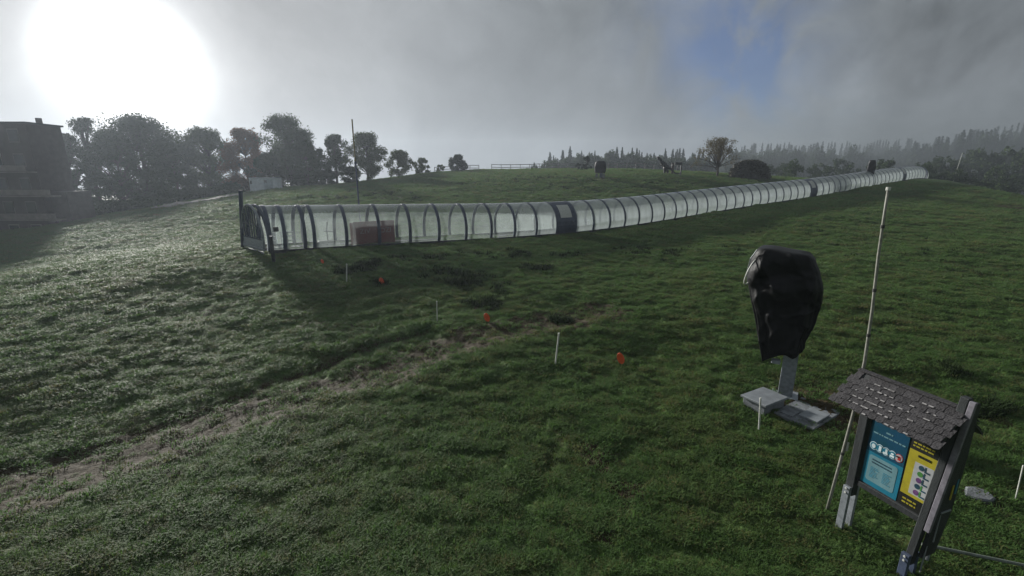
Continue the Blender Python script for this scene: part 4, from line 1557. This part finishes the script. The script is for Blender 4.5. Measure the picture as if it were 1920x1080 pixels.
# rail running from the board to the right
r0_ = Vector((B0.x, B0.y, 0)) + ax * (WB - 0.3)
pa = hit(1735, 1050)
pb = hit(2080, 1120)
za = 0.32
qa = Vector((pa.x, pa.y, pa.z + 0.3))
sc_ = (qa.z - CAM.z) / ray(1728, 1020).z
qa = CAM + ray(1728, 1020) * sc_
qb = CAM + ray(1925, 1061) * ((pb.z + 0.3 - CAM.z) / ray(1925, 1061).z)
qe = qa + (qb - qa) * 1.5
rail = empty('barrier_rail', qa, 0, 'pale green metal rail running right from the notice board', 'rail')
MB().tube([(0, 0, 0), (qe - qa) * 0.5, qe - qa], 0.026, 10).build('tube', principled('pale_green_metal', (0.17, 0.20, 0.17), 0.5, 0.5, 0.2), rail)
for f_ in (0.06, 0.97):
    q = (qe - qa) * f_
    MB().tube([q + Vector((0, 0, 0.0)), q + Vector((0, 0, -0.42))], 0.022, 8).build('leg', MAT['galv'], rail)

# ------------------------------------------------------------------ hut, path, building
p0_, p1_ = hit(469, 357), hit(518, 355)
pm = on_ground(494, 357, 0.1)
k = scale_at(pm)
W_ = 49 / k
H_ = 25.5 / k
hut = empty('container_hut', pm, 0, 'pale blue white container cabin on the grass before the trees', 'cabin')
MB().box((0, 1.1, H_ / 2), (W_, 2.2, H_ - 0.1)).build('body', MAT['hut'], hut, bevel=0.03)
MB().box((0, 1.1, H_ + 0.0), (W_ + 0.15, 2.35, 0.12)).build('roof', MAT['hutgrey'], hut)
MB().box((W_ * 0.22, -0.02, H_ * 0.48), (W_ * 0.34, 0.05, H_ * 0.82)).build('door', MAT['hutgrey'], hut)
MB().box((-W_ * 0.44, -0.02, H_ * 0.68), (W_ * 0.07, 0.05, H_ * 0.24)).build('window', MAT['glass'], hut)
MB().box((W_ * 0.12, -0.05, H_ * 0.74), (W_ * 0.10, 0.03, H_ * 0.20)).build('door_window', MAT['glass'], hut)
for s_ in (-1, 1):
    MB().box((s_ * (W_ / 2 - 0.05), -0.015, H_ / 2), (0.10, 0.05, H_ - 0.05)).build('corner_post', MAT['hut'], hut)

path_px = [(284, 392), (320, 388.5), (360, 383), (400, 376), (430, 370), (452, 366)]
vs, fs = [], []
pw_ = []
for q in path_px:
    pw_.append((hit(q[0], q[1] + 2.2), hit(q[0], q[1] - 2.2)))
for i in range(len(pw_) - 1):
    for j in range(8):
        for e in (0, 1):
            q = pw_[i][e].lerp(pw_[i + 1][e], j / 8)
            vs.append((q.x, q.y, 0))
for e in (0, 1):
    vs.append((pw_[-1][e].x, pw_[-1][e].y, 0))
vs2 = []
for i in range(0, len(vs), 2):
    a, b_ = vs[i], vs[i + 1]
    for f_, dz_ in ((0, -0.25), (0, 0.26), (0.5, 0.30), (1, 0.26), (1, -0.25)):
        x, y = a[0] + (b_[0] - a[0]) * f_, a[1] + (b_[1] - a[1]) * f_
        vs2.append((x, y, float(gz_full(x, y)[0]) + dz_))
n = len(vs2) // 5
for i in range(n - 1):
    for k in range(4):
        fs.append((i * 5 + k, i * 5 + k + 1, i * 5 + k + 6, i * 5 + k + 5))
tag(MB().add(vs2, fs).build('path', MAT['gravel']), 'pale gravel path in front of the trees', None, None, 'structure')

bq = pix(132, 440, 66)
bx1, by = bq.x - 2.6, bq.y
bzg = min(bz(bx1, by), bz(bx1 - 20, by)) - 0.5
btop = pix(60, 237, 66 * 1.0).z
bh = btop - bzg
bl = empty('apartment_building', (bx1, by, bzg), 0, 'large flat roofed building with balcony bands at the left edge', 'building')
MB().box((-14, 2.5, bh / 2), (28, 5, bh)).build('wall', MAT['wall'], bl)
MB().box((-14, 2.5, bh + 0.12), (28.5, 5.5, 0.24)).build('roof', MAT['dark'], bl)
MB().box((-1.0, 3, bh + 0.6), (0.5, 0.5, 0.9)).build('chimney', MAT['wall'], bl)
MB().box((-6.2, 3, bh + 0.35), (1.6, 0.9, 0.35)).build('skylight', MAT['dark'], bl)
fl = bh / 5
for f_ in range(5):
    z = f_ * fl
    ext = 2.6 if f_ <= 2 else 0.0
    if f_ > 0 and f_ < 4:
        MB().box((-14 + ext / 2, -0.75, z + 0.08), (28 + ext, 1.5, 0.16)).build('balcony', MAT['slab'], bl)
        MB().box((-14 + ext / 2, -1.48, z + 0.62), (28 + ext, 0.06, 0.75)).build('parapet', MAT['slab'], bl)
    for c_ in range(8):
        x = -2.0 - c_ * 3.2
        wd = MB().box((x, -0.03, z + fl * 0.52), (1.5, 0.08, fl * 0.55)).build('window_frame', MAT['slab'], bl)
        MB().box((x, -0.09, z + fl * 0.52), (1.3, 0.04, fl * 0.48)).build('pane', MAT['glass'], wd)
MB().box((1.2, 3, fl * 1.1), (2.4, 4, fl * 2.2)).build('annex', MAT['wall'], bl)

# ------------------------------------------------------------------ fences


def fence(pts, label, h=1.15, nr=2):
    p_first = pts[0]
    f_ = empty('wooden_fence', p_first, 0, label, 'fence', 'wooden fences along the hilltop')
    rs = random.Random(len(label))
    tops = []
    for q in pts:
        MB().box((q.x - p_first.x, q.y - p_first.y, q.z - p_first.z + h / 2 - 0.15), (0.12, 0.12, h + 0.3)).build('post', MAT['fence'], f_)
    for i in range(len(pts) - 1):
        for k in range(nr):
            z = h * (0.92 - 0.46 * k)
            a = pts[i] - p_first + Vector((0, -0.08, z + rs.uniform(-.02, .02)))
            b_ = pts[i + 1] - p_first + Vector((0, -0.08, z + rs.uniform(-.02, .02)))
            MB().bar(a, b_, 0.05, 0.13).build('rail', MAT['fence'], f_)


def line_pts(a, b_, n, da, db):
    out = []
    for i in range(n):
        f_ = i / (n - 1)
        px = a[0] + (b_[0] - a[0]) * f_
        d = da + (db - da) * f_
        q = pix(px, 320, d)
        out.append(Vector((q.x, q.y, float(gz_full(q.x, q.y)[0]) - 0.05)))
    return out


fence(line_pts((815, 0), (898, 0), 6, 103, 106), 'short grey wooden fence left of the gap on the hilltop', 1.35)
fence(line_pts((922, 0), (1100, 0), 11, 106, 103), 'long grey wooden fence right of the gap on the hilltop', 1.35)
fence(line_pts((1140, 0), (1226, 0), 6, 96, 96), 'dim wooden fence left of the dark dinosaur figure', 1.45)

# ------------------------------------------------------------------ dinosaur figure, frame sign
p = on_ground(1246, 327)
k = scale_at(p)
dino = bpy.data.objects.new('dinosaur_statue', None)
COL.objects.link(dino)
dino.location = p
tag(dino, 'dark upright dinosaur figure with long tail on the hilltop grass', 'statue')
dino.scale = (1, 1, 1)
sk = bpy.data.meshes.new('body')
u = 1.0 / k
J = {  # x, z in pixels from the base, radius in pixels
    'hip': (3, 15, 4.4), 'belly': (-1, 17, 4.8), 'chest': (-5, 20, 4.0), 'neck': (-8.5, 23, 2.6), 'nape': (-10, 26.5, 2.5), 'skull': (-11.5, 29.5, 3.2), 'snout': (-16.5, 31, 1.9), 'jaw': (-15.5, 26.8, 1.5),
    't1': (8, 11.5, 2.9), 't2': (12, 8, 2.0), 't3': (16, 4.6, 1.4), 't4': (20, 2.0, 0.8)}
chain = [('hip', 'belly'), ('belly', 'chest'), ('chest', 'neck'), ('neck', 'nape'), ('nape', 'skull'), ('skull', 'snout'), ('skull', 'jaw'), ('hip', 't1'), ('t1', 't2'), ('t2', 't3'), ('t3', 't4')]
names = list(J)
V = [(J[n_][0] * u, 0.0, J[n_][1] * u) for n_ in names]
RAD = [J[n_][2] * u for n_ in names]
E = [(names.index(a), names.index(b_)) for a, b_ in chain]
for sy in (-1, 1):
    i0 = len(V)
    V += [(2 * u + (2 if sy > 0 else -3) * u, sy * 2.6 * u, 9 * u), (3 * u + (3.5 if sy > 0 else -4) * u, sy * 2.6 * u, 4.2 * u), (2 * u + (3 if sy > 0 else -4) * u, sy * 2.6 * u, 0.4 * u), (-1.5 * u + (3 if sy > 0 else -4) * u, sy * 2.6 * u, 0.3 * u)]
    RAD += [3.3 * u, 2.2 * u, 1.6 * u, 1.3 * u]
    E += [(names.index('hip'), i0), (i0, i0 + 1), (i0 + 1, i0 + 2), (i0 + 2, i0 + 3)]
    i1 = len(V)
    V += [(-8 * u, sy * 1.8 * u, 16.5 * u), (-10 * u, sy * 1.8 * u, 15.5 * u)]
    RAD += [0.8 * u, 0.5 * u]
    E += [(names.index('chest'), i1), (i1, i1 + 1)]
sk.from_pydata(V, E, [])
so_ = link_mesh('body', sk, MAT['bronze'], dino)
md = so_.modifiers.new('skin', 'SKIN')
for i, v in enumerate(so_.data.skin_vertices[0].data):
    v.radius = (RAD[i], RAD[i])
    v.use_root = (i == 0)
so_.modifiers.new('sub', 'SUBSURF').levels = 1
MB().box((0.3 * u, 0, -0.3 * u), (9 * u, 6 * u, 1.2 * u)).build('plinth', MAT['dark'], dino)

p = on_ground(1268, 328)
fs_ = empty('frame_sign', p, 0, 'dark timber frame with a small board beside the dinosaur figure', 'sign')
MB().box((-8 * u, 0, 12 * u), (4.5 * u, 0.12, 20 * u)).build('board', principled('brown_board', (0.08, 0.055, 0.05), 0.7), fs_)
MB().box((-9.5 * u, -0.07, 18 * u), (1.5 * u, 0.02, 4 * u)).build('label_plate', MAT['white'], fs_)
MB().box((8 * u, 0, 12 * u), (2.2 * u, 0.2, 24 * u)).build('post', MAT['wood'], fs_)
MB().box((1.2 * u, 0, 20.5 * u), (11.2 * u, 0.16, 4.5 * u)).build('beam', MAT['wood'], fs_)
MB().box((1.5 * u, 0, 13 * u), (1.6 * u, 0.12, 10 * u)).build('hanger', MAT['wood'], fs_)
MB().box((1.2 * u, 0, 3 * u), (11.2 * u, 0.12, 2 * u)).build('bottom_rail', MAT['wood'], fs_)

# ------------------------------------------------------------------ trees


def quad_leaf(vs, fs, c_, size, rs):
    n = Vector((rs.gauss(0, 1), rs.gauss(0, 1), rs.gauss(0, 1)))
    if n.length < 1e-3:
        n = Vector((0, 0, 1))
    n.normalize()
    a = n.orthogonal().normalized()
    a = (Matrix.Rotation(rs.uniform(0, 6.28), 3, n) @ a)
    b_ = n.cross(a)
    s1, s2 = size * rs.uniform(0.6, 1.2), size * rs.uniform(0.35, 0.7)
    k_ = len(vs)
    vs += [c_ - a * s1, c_ + b_ * s2 + n * s2 * 0.3, c_ + a * s1, c_ - b_ * s2 + n * s2 * 0.2]
    fs += [(k_, k_ + 1, k_ + 2, k_ + 3)]


def broadleaf(name, foot, H, Wc, label, cat, mat, group, seed, crown_from=0.15, clumps=46, leaves=120, leaf=0.30, gap=0.0, tip_only=False, shape=1.0):
    rs = random.Random(seed)
    tr = empty(name, foot, rs.uniform(0, 6.28), label, cat, group)
    mb_ = MB()
    lean = Vector((rs.uniform(-0.03, 0.03), rs.uniform(-0.03, 0.03), 1))
    tp_ = [Vector((0, 0, -0.3))] + [lean * (H * f_) + Vector((rs.uniform(-.1, .1), rs.uniform(-.1, .1), 0)) for f_ in (0.15, 0.35, 0.6, 0.85)]
    r_ = H * 0.022
    mb_.tube(tp_, [r_ * 1.3, r_, r_ * 0.8, r_ * 0.5, r_ * 0.2], 7)
    vs, fs = [], []
    zc0, zc1 = H * crown_from, H
    clumps = int(clumps * 1.55)
    for c_ in range(clumps):
        fz = rs.random() ** 0.9
        z = zc0 + (zc1 - zc0) * fz
        # egg shaped envelope
        env = math.sin(math.pi * min(1, max(0.0, (fz * 0.86 + 0.12))) ** shape) ** 0.65
        lob = 1 + 0.08 * math.sin(2.0 * seed + 9 * fz) + 0.07 * math.sin(seed + 17 * fz)
        rad_ = Wc / 2 * env * lob * (rs.random() ** 0.45) * rs.uniform(0.75, 1.1)
        a = rs.uniform(0, 6.28)
        cpos = Vector((rad_ * math.cos(a), rad_ * math.sin(a), z)) + lean * 0
        cr = Wc * rs.uniform(0.095, 0.18)
        if z + cr * 0.8 > H:
            cpos.z = H - cr * 0.8
        i_ = min(3, max(1, int(cpos.z / H * 4.5) - 0))
        st_ = tp_[i_]
        mid = st_.lerp(cpos, 0.55) + Vector((0, 0, H * 0.02))
        mb_.tube([st_, mid, cpos], [r_ * 0.34, r_ * 0.2, r_ * 0.06], 5, False)
        nl = int(leaves * 2.3 * rs.uniform(0.6, 1.3))
        for _ in range(nl):
            d = Vector((rs.gauss(0, 1), rs.gauss(0, 1), rs.gauss(0, 0.8)))
            d.normalize()
            d *= cr * (rs.random() ** 0.4) * rs.uniform(0.65, 1.08)
            quad_leaf(vs, fs, cpos + d, leaf * 0.72 * rs.uniform(0.6, 1.2), rs)
    mb_.build('trunk', MAT['bark'], tr)
    me_ = bpy.data.meshes.new('crown')
    me_.from_pydata(vs, [], fs)
    link_mesh('crown', me_, MAT[mat], tr)
    return tr


def tree_px(name, cx, ytop, wpx, d, label, cat, mat, group, seed, foot_py=None, **kw):
    q = pix(cx, 330, d)
    g_ = float(gz_full(q.x, q.y)[0])
    ztop = pix(cx, ytop, d).z
    # straight up at this spot: the same point of the plan, so the ray to the top is a little nearer
    vx, vy = q.x, q.y
    hd_ = math.hypot(vx, vy)
    r_ = ray(cx, ytop)
    ztop = CAM.z + r_.z / math.hypot(r_.x, r_.y) * hd_
    H = ztop - g_
    Wc = wpx * d / F * math.hypot(1, 0)
    return broadleaf(name, (q.x, q.y, g_ - 0.1), H, Wc, label, cat, mat, group, seed, **kw)


G_L = 'trees along the left of the pasture'
tree_px('broadleaf_tree', 272, 214, 150, 104, 'broad hazy tree with the highest crown in the bright left group', 'tree', 'leaf_a', G_L, 21, crown_from=0.03, clumps=80, leaves=120, leaf=0.36)
tree_px('pine_tree', 178, 220, 76, 108, 'open crowned tree just right of the building', 'tree', 'leaf_a', G_L, 22, crown_from=0.1, clumps=44, leaves=80, leaf=0.34)
tree_px('broadleaf_tree', 222, 244, 90, 100, 'lower hazy tree between the two tallest left trees', 'tree', 'leaf_a', G_L, 23, crown_from=0.03, clumps=56, leaves=110, leaf=0.36)
tree_px('broadleaf_tree', 138, 250, 60, 96, 'small hazy tree touching the building corner', 'tree', 'leaf_a', G_L, 24, crown_from=0.03, clumps=40, leaves=100, leaf=0.34)
tree_px('broadleaf_tree', 330, 268, 90, 96, 'low rounded tree filling the gap right of the brightest tree', 'tree', 'leaf_a', G_L, 25, crown_from=0.02, clumps=46, leaves=110, leaf=0.36)
tree_px('broadleaf_tree', 395, 240, 108, 102, 'rounded green tree above the pale gravel path', 'tree', 'leaf_b', G_L, 26, crown_from=0.03, clumps=66, leaves=110, leaf=0.34)
tree_px('broadleaf_tree', 465, 240, 88, 100, 'rust tinged tree behind the pale cabin', 'tree', 'leaf_rust', G_L, 27, crown_from=0.05, clumps=56, leaves=110, leaf=0.32)
tree_px('broadleaf_tree', 546, 213, 104, 100, 'tallest dark tree, right of the pale cabin', 'tree', 'leaf_a', G_L, 28, crown_from=0.05, clumps=72, leaves=110, leaf=0.32)
tree_px('broadleaf_tree', 578, 262, 60, 97, 'lower bushy tree under the right side of the tallest tree', 'tree', 'leaf_a', G_L, 36, crown_from=0.02, clumps=34, leaves=90, leaf=0.32)
tree_px('broadleaf_tree', 505, 285, 70, 96, 'bushy low tree directly behind the cabin roof', 'tree', 'leaf_a', G_L, 37, crown_from=0.0, clumps=34, leaves=90, leaf=0.32)
tree_px('broadleaf_tree', 631, 251, 56, 98, 'round crowned tree with a clear bare trunk', 'tree', 'leaf_a', G_L, 29, crown_from=0.22, clumps=42, leaves=75, leaf=0.28)
tree_px('broadleaf_tree', 690, 247, 70, 97, 'bushy tree behind the tall slim pole', 'tree', 'leaf_b', G_L, 30, crown_from=0.05, clumps=54, leaves=85, leaf=0.28)
tree_px('small_tree', 748, 280, 54, 99, 'small spreading tree on the slope right of the pole', 'tree', 'leaf_b', G_L, 31, crown_from=0.05, clumps=34, leaves=60, leaf=0.26)
tree_px('small_tree', 792, 295, 36, 101, 'smaller thin tree next to the hilltop fence', 'tree', 'leaf_b', G_L, 32, crown_from=0.05, clumps=20, leaves=50, leaf=0.24)
tree_px('bush', 825, 308, 20, 102, 'little thin bush beside the short fence', 'bush', 'leaf_b', G_L, 33, crown_from=0.05, clumps=10, leaves=36, leaf=0.2)
tree_px('young_pine', 859, 289, 34, 102, 'single dark dense tree standing at the short fence', 'tree', 'needle', G_L, 34, crown_from=0.0, clumps=36, leaves=80, leaf=0.22)
tree_px('bush', 1100, 292, 18, 97, 'small dark tree at the end of the long fence', 'tree', 'needle', None, 35, crown_from=0.0, clumps=16, leaves=40, leaf=0.2)
tree_px('bush', 1084, 305, 18, 98, 'low dark bush by the end of the long fence', 'bush', 'needle', None, 38, crown_from=0.0, clumps=9, leaves=34, leaf=0.2)
# undergrowth under the left trees, each bush its own
for i, (cx, yt, w, d, lab) in enumerate([(30, 395, 110, 70, 'dark bush before the building at the far left edge'), (120, 385, 100, 72, 'dark bush under the building corner'), (205, 375, 100, 80, 'dim bush under the open crowned tree'), (270, 372, 80, 82, 'dim bush at the left start of the gravel path'),
                                          (345, 352, 90, 90, 'dim bush behind the middle of the gravel path'), (420, 340, 80, 92, 'dim bush behind the right end of the gravel path'), (610, 318, 50, 97, 'low dark bush below the tallest tree'), (660, 312, 40, 98, 'low bush between bare trunk tree and pole tree')]):
    tree_px('bush', cx, yt, w, d, lab, 'bush', 'leaf_a', 'bushes under the left trees', 60 + i, crown_from=0.0, clumps=26, leaves=70, leaf=0.30)

# half bare autumn tree with fanning limbs
q = on_ground(1344, 331)
H_ = 8.1
hd_ = math.hypot(q.x, q.y)
r_ = ray(1344, 250)
H_ = CAM.z + r_.z / math.hypot(r_.x, r_.y) * hd_ - q.z
rs = random.Random(5)
tr = empty('autumn_tree', q, 0, 'half bare spreading autumn tree standing alone on the hilltop', 'tree')
mb = MB()
mb.tube([(0, 0, -0.2), (0.1, 0, H_ * 0.14), (0.0, 0, H_ * 0.28)], [0.26, 0.2, 0.17], 8)
vs, fs = [], []
kk = (q - CAM).dot(FWD) / F
for b_i in range(34):
    a = rs.uniform(0, 6.28)
    el = rs.uniform(0.10, 1.5)
    L_ = H_ * (0.52 + 0.30 * math.sin(el)) * rs.uniform(0.75, 1.0)
    rx = 46 * kk
    dr = Vector((math.cos(a) * math.cos(el), math.sin(a) * math.cos(el), math.sin(el)))
    tip = Vector((0, 0, H_ * rs.uniform(0.14, 0.26))) + Vector((dr.x * rx * 1.08, dr.y * rx * 1.08, dr.z * H_ * 0.74)) * rs.uniform(0.85, 1.0)
    st_ = Vector((0, 0, H_ * rs.uniform(0.14, 0.28)))
    mid = st_.lerp(tip, 0.5) + Vector((rs.uniform(-.3, .3), rs.uniform(-.3, .3), rs.uniform(0, .5)))
    mb.tube([st_, mid, tip], [0.085, 0.05, 0.015], 5, False)
    for s_ in range(5):
        f_ = rs.uniform(0.45, 1.0)
        bp_ = (st_.lerp(mid, f_ * 2) if f_ < 0.5 else mid.lerp(tip, f_ * 2 - 1))
        e_ = bp_ + Vector((rs.uniform(-1, 1), rs.uniform(-1, 1), rs.uniform(-0.1, 1.0))) * 0.7
        mb.tube([bp_, e_], [0.02, 0.008], 4, False)
        low_ = el < 0.7
        for _ in range(26 if not low_ else 20):
            quad_leaf(vs, fs, e_ + Vector((rs.gauss(0, .3), rs.gauss(0, .3), rs.gauss(0, .26))), 0.13, rs)
mb.build('trunk', MAT['bark'], tr)
me_ = bpy.data.meshes.new('crown')
me_.from_pydata(vs, [], fs)
link_mesh('crown', me_, MAT['leaf_autumn'], tr)

# brushwood heap beside it
q = on_ground(1404, 334)
kk = (q - CAM).dot(FWD) / F
heap = empty('brushwood_heap', q, 0, 'dark mound of brushwood on the hilltop beside the autumn tree', 'heap')
vs, fs = [], []
rs = random.Random(9)
hw_, hh_ = 36 * kk, 30 * kk
nU, nV = 26, 9
for j in range(nV + 1):
    for i in range(nU):
        a = 2 * math.pi * i / nU
        fz = j / nV
        rad_ = math.cos(fz * math.pi / 2) ** 0.8
        jt = 1 + rs.uniform(-0.10, 0.10)
        vs.append((hw_ * rad_ * math.cos(a) * jt - 0.4 * fz, 2.2 * rad_ * math.sin(a) * jt, hh_ * math.sin(fz * math.pi / 2) * (1 + rs.uniform(-.05, .05)) - 0.1))
for j in range(nV):
    for i in range(nU):
        i2 = (i + 1) % nU
        fs.append((j * nU + i, j * nU + i2, (j + 1) * nU + i2, (j + 1) * nU + i))
MB().add(vs, fs).build('mound', principled('brown_thatch', (0.030, 0.028, 0.018), 0.9, 0.15, 0.0, 0.5, 2.0, 0.9, 5), heap)
vs, fs = [], []
for _ in range(2600):
    a, fz = rs.uniform(0, 6.28), rs.random()
    rad_ = math.cos(fz * math.pi / 2) ** 0.8
    c_ = Vector((hw_ * rad_ * math.cos(a), 2.2 * rad_ * math.sin(a), hh_ * math.sin(fz * math.pi / 2))) * rs.uniform(0.95, 1.1)
    quad_leaf(vs, fs, c_, 0.22, rs)
me_ = bpy.data.meshes.new('twigs')
me_.from_pydata(vs, [], fs)
link_mesh('twigs', me_, MAT['brush'], heap)

# ------------------------------------------------------------------ misty wood


def conifer_mesh(seed, H=16.0, Wd=5.0):
    rs = random.Random(seed)
    mb_ = MB()
    mb_.tube([(0, 0, -1), (0, 0, H * 0.97)], [0.22, 0.03], 5, False)
    vs, fs = [], []
    layers = 26
    for l in range(layers):
        f_ = l / (layers - 1)
        z = H * (0.06 + 0.93 * f_)
        rad_ = Wd / 2 * (1 - f_) ** 0.75 * rs.uniform(0.7, 1.12) + 0.12
        n = 9 if f_ < 0.7 else 6
        off = rs.uniform(0, 6.28)
        for k_ in range(n):
            a = off + 2 * math.pi * k_ / n + rs.uniform(-.25, .25)
            L_ = rad_ * rs.uniform(0.6, 1.15)
            d = Vector((math.cos(a), math.sin(a), 0))
            sd = Vector((-d.y, d.x, 0))
            for hlf in (0.5, 1.0):
                cpos = d * L_ * hlf + Vector((0, 0, z - L_ * 0.28 * hlf + rs.uniform(-.15, .15)))
                for _ in range(2):
                    quad_leaf(vs, fs, cpos + sd * rs.uniform(-.5, .5) * L_ * 0.5, 0.85 * (1.15 - f_ * 0.6), rs)
    mb_.add(vs, fs)
    me_ = mb_.mesh('conifer')
    me_.materials.append(MAT['needle'])
    return me_


def round_mesh(seed, H=12.0, Wd=8.0):
    rs = random.Random(seed)
    mb_ = MB()
    mb_.tube([(0, 0, -1), (0, 0, H * 0.6)], [0.25, 0.1], 5, False)
    vs, fs = [], []
    for c_ in range(22):
        fz = rs.random()
        rad_ = Wd / 2 * math.sin(math.pi * (0.15 + 0.75 * fz)) ** 0.6 * rs.random() ** 0.5
        a = rs.uniform(0, 6.28)
        cp = Vector((rad_ * math.cos(a), rad_ * math.sin(a), H * (0.12 + 0.78 * fz)))
        for _ in range(34):
            d = Vector((rs.gauss(0, 1), rs.gauss(0, 1), rs.gauss(0, .8))).normalized() * Wd * 0.15 * rs.uniform(0.5, 1.1)
            quad_leaf(vs, fs, cp + d, 0.6, rs)
    mb_.add(vs, fs)
    me_ = mb_.mesh('woodland_tree')
    me_.materials.append(MAT['leaf_a'])
    return me_


con = [conifer_mesh(300 + k, 16.0, w) for k, w in enumerate((5.0, 6.2, 7.2, 5.6))]
rnd_ = [round_mesh(400 + k) for k in range(3)]
sky_l = [(985, 306), (1010, 300), (1030, 285), (1060, 280), (1100, 278), (1125, 272), (1180, 276), (1240, 279), (1300, 280), (1330, 284)]
sky_r = [(1330, 284), (1388, 268), (1450, 266), (1520, 268), (1600, 266), (1650, 262), (1720, 262), (1770, 252), (1830, 240), (1900, 226), (1990, 205), (2100, 190)]
LABS = {
    'l': ('dark tree in the misty ridge line left of the autumn tree', 'trees on the ridge left of the autumn tree'),
    'r': ('fog veiled tree on the skyline of the wood right of the autumn tree', 'skyline trees in the wood right of the autumn tree'),
    'd': ('low broadleaf tree in the fogged wood behind the tunnel', 'broadleaf trees in the fogged wood')}
rs = random.Random(77)
cnt = 0


def wood_tree(px, ytop, d, kind, mes, nat):
    q = pix(px, 320, d)
    g_ = bz(q.x, q.y)
    hd_ = math.hypot(q.x, q.y)
    r_ = ray(px, ytop)
    H = CAM.z + r_.z / math.hypot(r_.x, r_.y) * hd_ - g_
    if H < 2.5:
        return
    o = link_mesh('conifer' if mes is con else 'woodland_tree', mes[rs.randrange(len(mes))], None)
    s_ = H / nat
    wf_ = min(max(s_, 0.7), 1.3) * (rs.uniform(0.62, 0.95) if mes is con else rs.uniform(0.7, 1.0))
    o.location = (q.x, q.y, g_)
    o.scale = (wf_, wf_, s_)
    o.rotation_euler = (0, 0, rs.uniform(0, 6.28))
    tag(o, LABS[kind][0], 'tree', LABS[kind][1])


px = 985.0
while px < 1340:
    yt = np.interp(px, [a[0] for a in sky_l], [a[1] for a in sky_l])
    wood_tree(px, yt + 5 + 7 * math.sin(px * 0.11) * math.sin(px * 0.047 + 1) + rs.gauss(0, 3.0), rs.uniform(195, 240), 'l', con if rs.random() < 0.6 else rnd_, 16.0)
    px += rs.choice((2, 3, 4, 6, 9)) * rs.uniform(0.7, 1.3)
px = 1000.0
while px < 1340:
    yt = np.interp(px, [a[0] for a in sky_l], [a[1] for a in sky_l])
    wood_tree(px, yt + rs.uniform(6, 18), rs.uniform(180, 196), 'l', rnd_, 12.0)
    px += rs.uniform(6, 10)
px = 1325.0
while px < 1995:
    yt = np.interp(px, [a[0] for a in sky_r], [a[1] for a in sky_r])
    wood_tree(px, yt + 4 + 5 * math.sin(px * 0.083) * math.sin(px * 0.031 + 2) + rs.gauss(0, 1.8), rs.uniform(240, 330) if px < 1700 else rs.uniform(200, 245), 'r', con if rs.random() < 0.55 else rnd_, 16.0)
    px += rs.choice((2, 3, 4, 5)) * rs.uniform(0.7, 1.3)
px = 1380.0
while px < 1995:
    yt = np.interp(px, [a[0] for a in sky_r], [a[1] for a in sky_r])
    wood_tree(px, yt + rs.uniform(5, 20), rs.uniform(200, 238), 'd', rnd_, 12.0)
    px += rs.uniform(6, 11)
px = 1450.0
while px < 1995:
    yt = np.interp(px, [a[0] for a in sky_r], [a[1] for a in sky_r])
    wood_tree(px, yt + rs.uniform(26, 52), rs.uniform(125, 150), 'd', rnd_, 12.0)
    px += rs.uniform(16, 28)
px = 1700.0
while px < 1995:
    yt = np.interp(px, [1700, 1760, 1850, 1920, 2100], [322, 312, 318, 330, 330])
    wood_tree(px, yt + rs.uniform(-12, 12), rs.uniform(112, 122), 'd', rnd_, 12.0)
    px += rs.uniform(18, 28)
